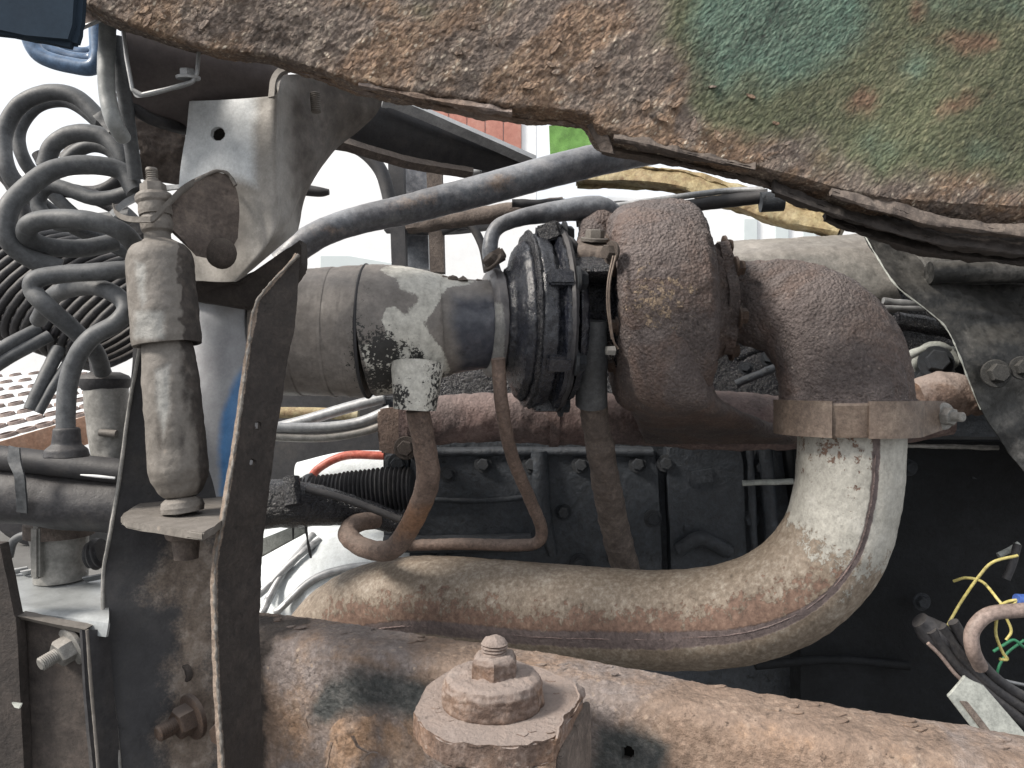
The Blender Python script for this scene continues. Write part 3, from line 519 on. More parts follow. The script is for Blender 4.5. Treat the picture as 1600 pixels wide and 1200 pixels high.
# centre housing
c2 = P(915, 487, TD)
m = M(); m.lathe(P(960, 482, TD), -ax, [(r_(a), r_(b)) for a, b in ((-8, 20), (-8, 100), (0, 104), (6, 100), (10, 74), (26, 62), (44, 58), (60, 64), (70, 92), (76, 110), (86, 112), (88, 30))], 120, (.0022, 60), 70); part('centre_housing', m, K['black'], tb)
m = M(); m.loft([PP((885, 396, .72), (955, 392, .72)), PP((880, 420, .70), (955, 420, .70)), PP((890, 432, .71), (952, 434, .71))], 30, 16, .06, (.0012, 70), tdir=(0, 1, 0)); part('oil_flange', m, K['black'], tb)
m = M(); m.loft([PP((905, 378, .735), (956, 378, .735)), PP((902, 392, .715), (956, 394, .715)), PP((905, 430, .715), (950, 432, .715))], 26, 14, .045, (.001, 80), tdir=(0, 1, 0)); part('feed_boss', m, K['brown'], tb)
bolt(tb, P(929, 374, .735), (.05, -.25, 1), .019, K['shock'], 'bolt'); bolt(tb, P(955, 395, .69), (-1, -.6, 0), .015, K['brown'], 'bolt')
bolt(tb, P(906, 506, .715), (0, -1, .1), .011, K['shock'], 'rivet')
m = M(); m.tube(PP((925, 395, .80), (935, 360, .81), (940, 335, .82)), [.02, .022, .016], 30, 20, (.003, 50)); part('feed_elbow', m, K['cast'], tb)
m = M(); m.lathe(P(960, 548, .70), (-1, -.2, 0), [(0, .001), (0, .005), (.008, .0045), (.009, .001)], 6); part('drain_screw', m, K['rock'], tb)
# compressor cover: scroll seen from slightly left
ax2 = nrm(A(-1, -.16, 0)); cc = P(872, 500, TD)
prof = [(-20, 20), (-20, 112), (-16, 122), (-6, 126), (-3, 112), (0, 110), (3, 128), (8, 137), (16, 138), (20, 126), (24, 122), (28, 131), (46, 134), (52, 128), (54, 120), (60, 122), (68, 116), (74, 102), (78, 84), (86, 76), (88, 30)]
m = M(); m.lathe(cc, ax2, [(r_(a), r_(b)) for a, b in prof], 200, (.0013, 60, 5, .6), 150, fn=lambda t, a: 1+.03*np.cos(a+1)); part('compressor_cover', m, K['oily'], tb)
m = M(); m.lathe(cc+ax2*r_(6), ax2, [(-r_(5), r_(130)), (-r_(5), r_(140)), (0, r_(143)), (r_(5), r_(140)), (r_(5), r_(130))], 120, (.001, 80)); part('clamp_band', m, K['dhose'], tb)
m = M(); m.lathe(cc+ax2*r_(52), ax2, [(-r_(4), r_(122)), (-r_(3), r_(134)), (0, r_(136)), (r_(3), r_(134)), (r_(4), r_(122))], 120, (.0012, 80)); part('cover_rib', m, K['black'], tb)
U = nrm(A(0, -1, 0)-ax2*(ax2@A(0, -1, 0))); W = np.cross(ax2, U)
for k in range(7):
    a = k/7*2*np.pi+.35; q = cc+(U*math.cos(a)+W*math.sin(a))*r_(132)
    m = M(); m.box(q+ax2*r_(24), (r_(38), r_(22), r_(24)), (ax2, U*math.cos(a)+W*math.sin(a), -U*math.sin(a)+W*math.cos(a)), .002); part('lug', m, K['oily'], tb)
    bolt(tb, q-ax2*r_(0), -ax2, .018, K['block'], 'bolt', tw=k)
m = M(); m.box(P(863, 366, .745), (.022, .03, .018), (nrm(A(1, -.3, .3)), nrm(A(.3, 1, 0)), nrm(A(-.3, 0, 1))), .002); part('clamp_bracket', m, K['black'], tb)
m = M(); m.tube(PP((880, 372, .74), (893, 378, .73), (902, 400, .73), (892, 430, .74)), .004, 30, 10, (.0008, 90)); part('vent_hose', m, K['dhose'], tb)
# exhaust elbow from the turbine
el = thing('exhaust_elbow', 'thick cast iron exhaust elbow turning from the turbine down to the clamp', 'exhaust elbow', P(1320, 625, .72))
m = M(); m.tube(PP((1128, 474, .785), (1170, 474, .78), (1232, 484, .765), (1286, 520, .745), (1315, 575, .73), (1321, 646, .722)), [r_(60), r_(65), .051, .0575, .0605, .0605], 170, 110, (.0015, 75)); part('elbow', m, K['cast'], el)
m = M(); m.lathe(P(1322, 628, .722), (0, 0, -1), [(-.004, .05), (-.003, .0612), (.002, .062), (.008, .0615), (.008, .05)], 90, (.0005, 90)); part('lip', m, K['cast'], el)
# clamp
kp = thing('exhaust_clamp', 'rusty two part band clamp with an end bolt joining elbow and lower pipe', 'clamp', P(1330, 680, .72))
cc = P(1322, 652, .722)
m = M(); m.lathe(cc, (0.02, 0, -1), [(-.0155, .0595), (-.0155, .0635), (-.0135, .0655), (0, .063), (.013, .064), (.0155, .0625), (.0155, .0575)], 100, (.0004, 60)); part('band', m, K['band'], kp)
def arc(a0, a1, rad, z0, z1, th):
    a = np.linspace(R(a0), R(a1), 30); return [[cc+A(math.sin(t)*rad, -math.cos(t)*rad, z) for t in a] for z in (z0, (z0+z1)/2, z1)]
m = M(); m.loft(arc(-8, 52, .0675, .017, -.016, 0), 50, 10, .0025, (.0004, 80)); part('strap', m, K['band'], kp, 'darker overlapping strap with a rounded end')
m = M(); m.loft(arc(-100, -34, .0675, .017, -.016, 0), 40, 10, .0025, (.0004, 80)); part('strap', m, K['band'], kp, 'left strap with a rounded tongue end')
m = M(); m.loft([[cc+A(.052, -.042, .017), cc+A(.085, -.02, .016)], [cc+A(.052, -.042, -.016), cc+A(.085, -.02, -.010)]], 24, 10, .003, (.0006, 80)); part('ear', m, K['band'], kp)
m = M(); m.loft([[cc+A(.05, -.01, .016), cc+A(.088, -.005, .016)], [cc+A(.05, -.01, -.016), cc+A(.088, -.005, -.010)]], 24, 10, .003, (.0006, 80)); part('ear', m, K['band'], kp)
bolt(kp, cc+A(.082, -.022, .002), (.35, -1, 0), .017, K['rock'], 'stud')
# exhaust pipe
ep = thing('exhaust_pipe', 'large pale flaking exhaust pipe sweeping from the clamp down and along to the left', 'exhaust pipe', P(1150, 1040, .78))
pth = [(1328, 640, .722), (1329, 700, .722), (1322, 780, .722), (1296, 858, .725), (1238, 920, .733), (1150, 958, .75), (1040, 968, .775), (900, 958, .805), (760, 944, .84), (640, 938, .872), (560, 955, .90), (505, 1000, .93), (480, 1070, .96)]
def pm(G, u, a):
    x, y = proj(G); d0 = fbm(G, 14, 5, 2.)
    rz = np.clip((u-.17)/.12, -1, 1)*.55+np.where(u > .62, .3, 0)-.1
    seamrust = (1-np.abs(a-(.22-.3*np.clip((u-.34)/.2, 0, 1)))/.5)*.9
    rr = np.minimum(rz, 1)*.5+d0*.75+np.clip(seamrust, -1, 1)*.7*np.clip((u-.12)/.1, 0, 1)-.35
    aa = -.30*np.clip((u-.34)/.2, 0, 1)
    seam = (1-np.abs(a-aa+.03)/(.085+.13*np.clip((u-.18)/.2, 0, 1)))*1.3
    m1 = (1-np.abs(a-aa-.2)/.55)*.9*np.clip((u-.10)/.10, 0, 1)+d0*.5-.35+np.where(a < aa-.12, -1.2, 0)+.25*np.clip((u-.6)/.2, 0, 1)
    m3 = np.clip((u-.13)/.06, -1.2, 1)+d0*.5-.25*(a < aa-.15)
    return {'m1': np.clip(m1, -1, 1), 'm2': np.clip(seam+d0*.15, -1, 1), 'm3': np.clip(m3, -1, 1)}
m = M(); m.tube(PP(*pth), [.0485]*3+[.050]*3+[.050]*7, 300, 110, (.0006, 60), mask=pm, wob=.0006); pipe = part('pipe', m, K['pipe'], ep)
q = spline(PP(*pth), 300); T = nrm(np.gradient(q, axis=0)); U = nrm(A(0, -1, 0)-T*(T@A(0, -1, 0))[:, None]); W = np.cross(T, U)
u = np.linspace(0, 1, 300); aa = -.30*np.clip((u-.34)/.2, 0, 1)
sp = q+(U*np.cos(aa)[:, None]+W*np.sin(aa)[:, None])*.0495
m = M(); m.tube(sp[14:262:4], .0007, 300, 10, (.0006, 120)); part('weld_seam', m, K['manifold'], ep)
# ================================================================== INTAKE
it = thing('intake_duct', 'fat brown intake duct with cream peeling paint and black spots leading to the turbo', 'intake duct', P(600, 620, .77))
def im(G, u, a):
    x, y = proj(G)
    cr = np.maximum.reduce([poly(x, y, [(588, 418), (640, 412), (700, 430), (745, 440), (700, 452), (690, 465), (680, 480), (664, 505), (672, 520), (690, 540), (702, 565), (705, 590), (690, 600), (680, 660), (600, 660), (560, 540), (585, 530), (600, 530), (596, 500), (604, 478), (618, 478), (632, 488), (652, 468), (648, 462), (624, 452), (618, 436), (600, 428)]), -np.ones_like(x)])
    spots = np.maximum.reduce([blob(x, y, 597, 548, 34, 30, 20), blob(x, y, 598, 590, 34, 26), blob(x, y, 652, 560, 12, 20, -30), blob(x, y, 590, 522, 14, 9), blob(x, y, 680, 592, 22, 9), blob(x, y, 560, 540, 8, 30)])-.05
    bl = poly(x, y, [(698, 450), (800, 450), (800, 620), (700, 610), (705, 560), (692, 510)])
    return {'m1': np.clip(spots, -1, 1), 'm2': np.clip(cr, -1, 1), 'm3': np.clip(bl, -1, 1)}
ctr = [(420, 520, .77), (500, 519, .77), (574, 518, .77)]
m = M(); m.tube(PP(*ctr), [r_(97, .77), r_(99, .77), r_(103, .77)], 130, 110, (.0007, 60), mask=im); part('rubber_hose', m, K['intake'], it)
for x in (470, 520, 548):
    m = M(); m.tube(PP((x, 519, .77), (x+5, 519, .77)), r_(99.6+(x-470)*.03, .77), 6, 90, (.0004, 60), cap=False); part('hose_rib', m, K['intake'], it)
m = M(); m.tube(PP((573, 518, .77), (575.5, 518, .77), (578, 518, .77)), [r_(103, .77), r_(105.5, .77), r_(103, .77)], 10, 120, cap=False); part('band', m, K['dark'], it)
m = M(); m.tube(PP((578, 517, .77), (610, 514, .77), (650, 511, .77), (690, 509, .775), (720, 508, .775), (780, 506, .78)), [r_(103, .77), r_(100, .77), r_(92, .77), r_(80), r_(72), r_(68)], 200, 160, (.0006, 60), mask=im); part('cast_neck', m, K['intake'], it)
def im2(G, u, a):
    x, y = proj(G); return {'m2': np.ones_like(x), 'm1': np.maximum(blob(x, y, 622, 622, 14, 16), blob(x, y, 682, 620, 8, 40))}
m = M(); m.tube(PP((652, 570, .73), (650, 610, .725), (648, 640, .725)), [.026, .0225, .0205], 60, 60, (.0006, 80), mask=im2); part('spigot', m, K['intake'], it)
m = M(); m.lathe(P(776, 505, .78), nrm(A(-1, -.25, 0)), [(0, r_(40)), (-.004, r_(78)), (0, r_(84)), (.008, r_(84)), (.012, r_(76)), (.012, r_(50))], 100, (.0006, 80), mask=lambda G: {'m2': np.clip(poly(*proj(G), [(740, 470), (790, 470), (790, 600), (740, 580)]), -1, 1), 'm3': np.ones(G.shape[:2])*.5}); part('clamp_ring', m, K['intake'], it)
m = M(); m.box(P(776, 402, .755), (.018, .02, .012), (nrm(A(1, 0, .6)), A(0, 1, 0), nrm(A(-.6, 0, 1))), .002); part('clamp_lug', m, K['brown'], it)
bolt(it, P(770, 410, .745), (-.6, -.4, .6), .016, K['brown'])
for i in range(16):
    x = 650+i*7.5; z = P(x, 434+i*.6, .775); m = M(); m.lathe(z+A(0, rng.uniform(-.02, .02), 0), (0, 0, 1), [(-.002, .006), (.001, .005), (.003, .001)], 7, (.002, 200)); part('grit', m, K['brown'], it)
# ================================================================== PIPES ROUND THE TURBO
dp = M(); dp.tube(PP((652, 640, .725), (664, 700, .735), (668, 752, .75), (646, 812, .78), (612, 858, .80), (570, 856, .82), (544, 836, .84), (556, 818, .86), (590, 812, .88)), [.0115, .0115, .012, .0115, .011, .011, .011, .011, .01], 160, 30, (.0007, 70), pt=True, mask=lambda G, u, a: {'m1': np.clip((1-np.abs(u-.42)/.12)+fbm(G, 40, 3)*.4, -1, 1)})
single('drain_pipe', dp, K['feed'], 'rusty brown pipe dropping from the cream spigot and hooking back to the left', 'pipe')
p2 = M(); p2.tube(PP((778, 560, .72), (785, 640, .73), (800, 712, .76), (828, 780, .8), (846, 826, .82), (838, 848, .83), (800, 852, .84), (720, 850, .86), (640, 852, .9)), .0068, 180, 20, (.0004, 90), pt=True)
single('oil_pipe', p2, K['feed'], 'thin rusty oil pipe bending at a right angle below the compressor', 'pipe')
oh = thing('oil_return_hose', 'thick crusty oil return hose hanging below the turbo centre', 'hose', P(970, 910, .85))
m = M(); m.tube(PP((925, 625, .77), (934, 680, .79), (946, 750, .82), (962, 830, .86), (984, 910, .9), (1000, 960, .93)), [.0135, .0145, .0155, .0165, .0165, .0165], 150, 36, (.0016, 60)); part('hose', m, K['brown'], oh)
m = M(); m.tube(PP((930, 500, .74), (925, 560, .75), (924, 632, .77)), [.012, .0155, .0165], 60, 36, (.0006, 60)); part('sleeve', m, K['hose'], oh)
m = M(); m.tube(PP((776, 440, .78), (766, 400, .78), (772, 362, .785), (800, 344, .79), (860, 332, .8), (930, 326, .81), (960, 340, .82)), [.008, .008, .008, .0085, .011, .014, .014], 120, 22, (.0006, 60), pt=True)
single('oil_feed_pipe', m, K['steel'], 'dark oil feed pipe arching over the top of the compressor', 'pipe')
def sm(G, u, a):
    x, y = proj(G); return {'m1': np.clip(np.maximum.reduce([blob(x, y, 780, 285, 50, 22, -15), blob(x, y, 650, 312, 70, 18, -10), blob(x, y, 520, 360, 40, 16)])-.1, -1, 1)}
m = M(); m.tube(PP((440, 412, .80), (478, 378, .80), (540, 350, .81), (640, 326, .83), (750, 298, .86), (860, 268, .88), (950, 246, .9), (1060, 225, .92)), [.0150]*3+[.0165, .0178, .0188, .019, .019], 170, 36, (.0005, 50), mask=sm)
single('steering_tube', m, K['steel'], 'blue grey tube sloping up across the bright gap to the sill', 'tube')
# ================================================================== TOP SILL
sl = thing('cab_sill', 'massive rust eaten sill with green paint remains across the top of the view', 'sill', P(900, 200, .5))
lip = [(90, -20), (180, 28), (330, 76), (430, 88), (560, 128), (700, 150), (800, 165), (910, 178), (940, 200), (1010, 222), (1200, 266), (1330, 300), (1450, 318), (1720, 330)]
out = [(90, -8), (180, 42), (330, 88), (430, 103), (560, 148), (700, 174), (800, 191), (905, 201), (935, 234), (1010, 248), (1200, 292), (1330, 340), (1450, 374), (1720, 408)]
dd = lambda x: .52+.06*(x-100)/1500
rows = [[P(x, -330, dd(x)-.03) for x, y in lip], [P(x, -130, dd(x)-.012) for x, y in lip], [P(x+5, min(y-70, y*.5-20), dd(x)-.004) for x, y in lip], [P(x, y-22, dd(x)-.0) for x, y in lip], [P(x, y, dd(x)+.002) for x, y in lip], [P(x, y+.5*(y2-y), dd(x)+.016) for (x, y), (_, y2) in zip(lip, out)], [P(x, y, dd(x)+.035) for x, y in out], [P(x, y-6, dd(x)+.06) for x, y in out]]
def slm(G):
    x, y = proj(G); nz = fbm(G, 20, 4, 1.)
    pnt = poly(x, y, [(985, -400), (990, 30), (1020, 90), (1045, 150), (1050, 195), (1120, 232), (1230, 262), (1340, 290), (1700, 330), (1700, -400)])*.5+nz*.5
    teal = np.maximum.reduce([poly(x, y, [(1080, -300), (1060, 40), (1050, 120), (1120, 170), (1250, 165), (1330, 120), (1400, 40), (1420, -300)])*.5, blob(x, y, 1510, 10, 170, 34)*.5, blob(x, y, 1430, 115, 50, 60)*.5, blob(x, y, 1540, 240, 90, 26)*.4, blob(x, y, 1370, 225, 60, 30)*.3])+nz*.4
    ol = np.maximum.reduce([pnt, blob(x, y, 660, 20, 170, 52, 8)*.3+nz*.5-.15, blob(x, y, 780, 10, 40, 40)*.3+nz*.3])
    br = np.maximum.reduce([blob(x, y, 1530, 66, 120, 24, 4), blob(x, y, 1355, 155, 62, 30, -35), blob(x, y, 1430, 20, 30, 34), blob(x, y, 1490, 165, 60, 24, -25), blob(x, y, 1250, 240, 60, 18)])*.8+nz*.5-.1
    return {'m1': np.clip(teal, -1, 1), 'm2': np.clip(ol, -1, 1), 'm3': np.clip(br, -1, 1)}
def sla(G): return 1-.62*np.clip(slm(G)['m2']*1.5+.3, 0, 1)
m = M(); m.loft(rows, 700, 260, .004, (.0013, 50, 6, .74), slm, ampf=sla); part('panel', m, K['sill'], sl)
m = M(); m.loft([[A(.3, .56, CZ+.38), A(1.3, .56, CZ+.33)], [A(.36, 1.0, CZ+.60), A(1.3, 1.0, CZ+.56)], [A(.5, 1.7, CZ+1.0), A(1.3, 1.7, CZ+.95)]], 40, 40, .01, (.003, 8), tdir=(0, 0, 1)); part('added_shade_floor', m, K['dark'], sl)  # unseen cab floor panel, added above the engine to shade it
# split rust layers along the lower lip
for i, (x0, x1, off, dz, th) in enumerate(((470, 900, 0, .026, .0022), (940, 1320, 4, .024, .0026), (1210, 1680, 10, .012, .004), (1300, 1700, -18, .002, .004), (1290, 1640, 26, .030, .004), (560, 800, -8, .006, .0015), (960, 1180, -16, .002, .0018), (1380, 1700, -4, .020, .004))):
    xs = np.linspace(x0, x1, 9); hh = 9 if x1 < 1500 else 17; ys = np.interp(xs, [a for a, b in out], [b for a, b in out])+off-6
    m = M(); m.loft([[P(x, y-hh+3*math.sin(x*.03), dd(x)+dz) for x, y in zip(xs, ys)], [P(x, y, dd(x)+dz-.006) for x, y in zip(xs, ys)], [P(x, y+5+4*math.sin(x*.02+i), dd(x)+dz+.004) for x, y in zip(xs, ys)]], 150, 14, th, (.002, 60, 5)); part('rust_layer', m, K['rail' if i in (0, 5) else ('strap' if i in (2, 4, 7) else 'brown')], sl)
rs = np.random.RandomState(5); fl = []
for k in range(46):
    x = rs.uniform(200, 1250); yl = np.interp(x, [a for a, b in lip], [b for a, b in lip]); y = yl-rs.uniform(4, 120)
    if y > 5: fl.append((x, y, dd(x)-.004))
flakes(sl, fl, K['sill'], 4, 10, .0015, 4)
# notch burr
m = M(); m.loft([PP((915, 196, .565), (926, 214, .565), (938, 236, .565)), PP((930, 190, .56), (948, 206, .56), (958, 240, .56))], 30, 10, .003, (.002, 90)); part('notch_edge', m, K['brown'], sl)
# ================================================================== LOWER CHASSIS RAIL
rl = thing('chassis_rail', 'pinkish brown rusty chassis rail with dark paint remains along the bottom', 'chassis rail', P(900, 1200, .55))
H = .22
bk = [(380, 955), (480, 966), (600, 984), (840, 1019), (1060, 1060), (1200, 1085), (1400, 1118), (1700, 1166)]
def rd_(x, y, dz, dh): d = H*F/(y-600)-dz; return A((x-800)/F*(H*F/(y-600)), d, CZ-H-dh)
rows = [[rd_(x, y, o, h) for x, y in bk] for o, h in ((-.004, .03), (-.003, .004), (0, 0), (.02, -.0005), (.04, .0), (.052, .004), (.058, .014), (.06, .04), (.06, .09), (.06, .14))]
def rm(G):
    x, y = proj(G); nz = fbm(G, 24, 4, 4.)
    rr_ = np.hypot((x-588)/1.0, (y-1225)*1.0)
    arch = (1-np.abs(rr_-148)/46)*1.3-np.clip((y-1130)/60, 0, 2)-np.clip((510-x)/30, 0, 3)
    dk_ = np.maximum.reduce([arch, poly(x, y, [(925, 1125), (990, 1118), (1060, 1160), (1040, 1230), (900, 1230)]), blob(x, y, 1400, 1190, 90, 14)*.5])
    strap_shadow = poly(x, y, [(380, 950), (500, 958), (478, 985), (440, 1000), (424, 1040), (420, 1220), (380, 1220)])  # shadow cast by the strap, painted into the rail colour
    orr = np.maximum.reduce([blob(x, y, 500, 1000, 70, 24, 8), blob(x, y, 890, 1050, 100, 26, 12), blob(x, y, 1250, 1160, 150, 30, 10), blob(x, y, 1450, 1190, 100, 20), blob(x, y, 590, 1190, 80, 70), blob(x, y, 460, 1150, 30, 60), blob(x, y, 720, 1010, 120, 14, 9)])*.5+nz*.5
    return {'m1': np.clip(dk_+nz*.2, -1, 1), 'm2': np.clip(orr, -1, 1), 'm3': np.clip(strap_shadow+nz*.3, -1, 1)}
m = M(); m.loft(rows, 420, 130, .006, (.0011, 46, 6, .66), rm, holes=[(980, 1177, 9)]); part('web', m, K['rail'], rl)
m = M(); m.plate([P(980, 1177, .56)+A(a, .0, b) for a, b in ((-.012, -.012), (.012, -.012), (.012, .012), (-.012, .012))], .004, (0, 1, 0)); part('hole_backing', m, K['hole'], rl)
# round pressed boss with peeling scale
m = M(); bc = P(588, 1200, .608); m.lathe(bc, nrm(A(-.39, -.92, .02)), [(-.01, .056), (0, .056), (.003, .048), (.005, .036), (.006, .02), (.006, .001)], 110, (.0014, 60, 6, .65), 70, mask=lambda G: {'m2': np.clip(fbm(G, 30, 4)*.8+.15, -1, 1), 'm1': np.clip(fbm(G, 24, 3, 7.)-.6, -1, -.05)}); part('round_boss', m, K['rail'], rl, 'round reddish boss with peeling rust')
for pts, w_ in ((((508, 1200), (512, 1178), (516, 1160)), 4), (((475, 1122), (479, 1138)), 3), (((548, 1150), (556, 1166), (572, 1176)), 5), (((560, 1188), (572, 1176), (584, 1174)), 7)):
    q = PP(*[(x, y, .600) for x, y in pts]); m = M(); m.loft([q, [v+A(S_, -.0015, .0004) for v, S_ in zip(q, [w_*.0005]*len(q))]], 30, 5, .0009, (.0006, 200)); part('peeling_scale', m, K['rail'], rl)
rs = np.random.RandomState(9); fl = []
for k in range(34):
    x = rs.uniform(430, 1590); y0 = np.interp(x, [a for a, b in bk], [b for a, b in bk]); t = rs.uniform(.005, .03)
    v = rd_(x, y0, t, -.0008); xx, yy = proj(v); 
    s_ = rs.uniform(.002, .005); k2 = rs.randint(6, 10); a = np.arange(k2)/k2*2*np.pi; rad = s_*rs.uniform(.5, 1.1, k2)
    part('rust_flake', M().plate(np.stack([v[0]+np.cos(a)*rad*1.5, v[1]+np.sin(a)*rad, v[2]+.0004+np.cos(a)*rad*.15], 1), .0008, (0, 0, -1), .0002), K['rail'], rl)
# ================================================================== BOLTED SPRING MOUNT
mt = thing('spring_mount', 'crusty six sided mounting plate with washer, nut and stud standing on the rail', 'bolted mount', P(780, 1200, .47))
hz = CZ-.198; MD = .455
def HP(x, y, z=hz): d = (CZ-z)*F/(y-600); return A((x-800)/F*d, d, z)
ol_ = [(646, 1112), (672, 1066), (732, 1032), (838, 1040), (902, 1068), (912, 1092), (868, 1152), (800, 1166), (690, 1160), (655, 1130)]
m = M(); m.plate([HP(x, y) for x, y in ol_], .014, (0, 0, -1), .002, .0012, 6); part('hex_plate', m, K['mount'], mt)
wc = HP(770, 1098)
m = M(); m.lathe(wc, (0, 0, 1), [(-.002, .001), (-.002, .0305), (.001, .0315), (.012, .031), (.0165, .029), (.018, .026), (.0185, .012), (.0185, .001)], 90, (.0009, 120, 5, .65), 80); part('washer', m, K['mount'], mt)
m = M(); m.lathe(wc+A(.001, 0, .018), (0, 0, 1), [(0, .0150), (.004, .0150), (.009, .0146), (.0115, .013), (.013, .011), (.0135, .001)], 72, (.0009, 110), 40, fn=lambda t, a: (1/np.maximum(np.cos((a % (np.pi/3))-np.pi/6), .5))*.90*np.ones_like(t)); m2 = m; part('nut', m, K['mount'], mt)
m = M(); m.lathe(wc+A(.001, 0, .030), (0, 0, 1), [(0, .0085)]+[(.001*i, .0082 if i % 2 else .0074) for i in range(1, 9)]+[(.010, .006), (.0115, .001)], 30, (.0006, 200)); part('stud', m, K['mount'], mt)
m = M(); m.loft([[HP(690, 1158)-A(0, 0, .014), HP(730, 1160)-A(0, 0, .014), HP(840, 1160)-A(0, 0, .014)], [HP(690, 1158)-A(0, 0, .09), HP(730, 1160)-A(0, 0, .09), HP(840, 1160)-A(0, 0, .09)]], 40, 20, .03, (.0008, 60), tdir=(0, 1, 0)); part('pillar', m, K['brown'], mt)
m = M(); m.plate([HP(868, 1148)-A(0, 0, .012), HP(912, 1085)-A(0, 0, .004), HP(916, 1085)-A(0, 0, .09), HP(870, 1150)-A(0, 0, .09)], .004, (1, 0, 0), .0008, .0008, 8); part('side_plate', m, K['brown'], mt)
m = M(); m.loft([[HP(902, 1066, hz+.004), HP(914, 1086, hz+.002), HP(890, 1120, hz+.001), HP(876, 1152, hz-.002), HP(872, 1165, hz-.008)], [HP(898, 1070, hz+.008), HP(906, 1090, hz+.006), HP(882, 1122, hz+.005), HP(870, 1150, hz+.002), HP(868, 1165, hz-.004)]], 60, 6, .0012, (.0016, 90)); part('peeling_scale', m, K['mount'], mt)
rs = np.random.RandomState(12)
for k in range(16):
    x, y = rs.uniform(670, 890), rs.uniform(1060, 1150); v = HP(x, y)
    if np.hypot(v[0]-wc[0], v[1]-wc[1]) < .034: continue
    k2 = rs.randint(6, 9); a = np.arange(k2)/k2*2*np.pi; rad = rs.uniform(.0015, .0035)*rs.uniform(.5, 1.1, k2)
    part('rust_flake', M().plate(np.stack([v[0]+np.cos(a)*rad*1.4, v[1]+np.sin(a)*rad, v[2]+.0007+0*a], 1), .001, (0, 0, -1), .0002), K['mount'], mt)
# ================================================================== LEFT: BRACKETS AND DAMPER
br = thing('cab_bracket', 'folded silvery steel bracket with a round hole, above the shock absorber', 'bracket', P(390, 440, .63))
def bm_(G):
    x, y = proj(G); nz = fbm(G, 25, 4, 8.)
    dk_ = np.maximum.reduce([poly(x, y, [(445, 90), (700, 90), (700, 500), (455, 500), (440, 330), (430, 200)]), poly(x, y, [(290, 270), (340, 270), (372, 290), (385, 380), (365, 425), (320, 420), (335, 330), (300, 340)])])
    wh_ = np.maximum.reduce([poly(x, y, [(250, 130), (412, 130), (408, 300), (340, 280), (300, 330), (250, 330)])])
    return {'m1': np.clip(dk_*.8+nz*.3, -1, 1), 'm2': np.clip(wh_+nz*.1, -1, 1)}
L0 = [(296, 158, .635), (291, 205, .635), (281, 270, .635), (279, 330, .64), (289, 385, .64), (303, 438, .64)]
L1 = [(345, 156, .628), (342, 205, .628), (340, 270, .628), (345, 330, .632), (345, 380, .632), (335, 440, .632)]
L2 = [(405, 152, .62), (402, 205, .62), (400, 270, .62), (402, 330, .622), (398, 380, .625), (362, 440, .63)]
L3 = [(432, 146, .618), (430, 205, .618), (428, 270, .618), (430, 330, .62), (425, 372, .622), (376, 436, .632)]
L4 = [(446, 118, .63), (446, 200, .635), (446, 262, .635), (444, 320, .635), (444, 355, .635), (420, 400, .64)]
L5 = [(500, 122, .67), (500, 200, .675), (496, 245, .675), (480, 290, .675), (462, 325, .67), (455, 370, .66)]
L6 = [(600, 150, .72), (588, 178, .72), (560, 205, .72), (520, 238, .72), (480, 300, .70), (466, 360, .68)]
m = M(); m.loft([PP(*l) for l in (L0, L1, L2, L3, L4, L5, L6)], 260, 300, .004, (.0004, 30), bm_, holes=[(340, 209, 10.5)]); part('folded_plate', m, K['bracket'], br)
m = M(); m.loft([PP((306, 172, .66), (420, 170, .66)), PP((306, 262, .66), (420, 262, .66))], 12, 12, .004, (.0006, 30)); part('inner_plate', m, K['strap'], br)
m = M(); m.loft([PP((270, 142, .64), (284, 142, .64), (297, 148, .637), (300, 162, .636)), PP((268, 148, .66), (282, 148, .66), (295, 154, .657), (298, 166, .656))], 40, 6, .0022); part('top_hook', m, K['galv'], br)
m = M(); m.loft([PP((432, 148, .62), (436, 128, .625), (446, 116, .63), (470, 112, .64), (500, 118, .66)), PP((428, 150, .616), (431, 127, .621), (442, 112, .626), (470, 107, .636), (500, 113, .656))], 50, 6, .006, (.0004, 60)); part('rolled_edge', m, K['shock'], br)
m = M(); m.loft([PP((440, 92, .64), (456, 96, .65), (474, 104, .66)), PP((440, 100, .64), (456, 110, .65), (474, 116, .66))], 20, 5, .004, (.0008, 90)); part('sealant', m, K['white'], br, 'white blob of sealant under the sill')
bolt(br, P(346, 396, .598), (-.1, -1, -.05), .025, K['brown'], 'rivet', 'round_bolt')
m = M(); m.tube(PP((492, 146, .65), (494, 175, .65)), .0042, 60, 14, rings=9); part('threaded_stud', m, K['shock'], br)
m = M(); m.plate(PP((300, 438, .645), (372, 442, .64), (470, 372, .66), (472, 420, .67), (430, 470, .66), (380, 482, .66), (305, 470, .66)), .02, (0, 1, 0), .002, .0006, 4); part('lower_gusset', m, K['strap'], br)
m = M(); m.tube(PP((470, 296, .75), (500, 300, .75), (514, 300, .75)), [.006, .005, .003], 20, 12); part('peg', m, K['dark'], br)
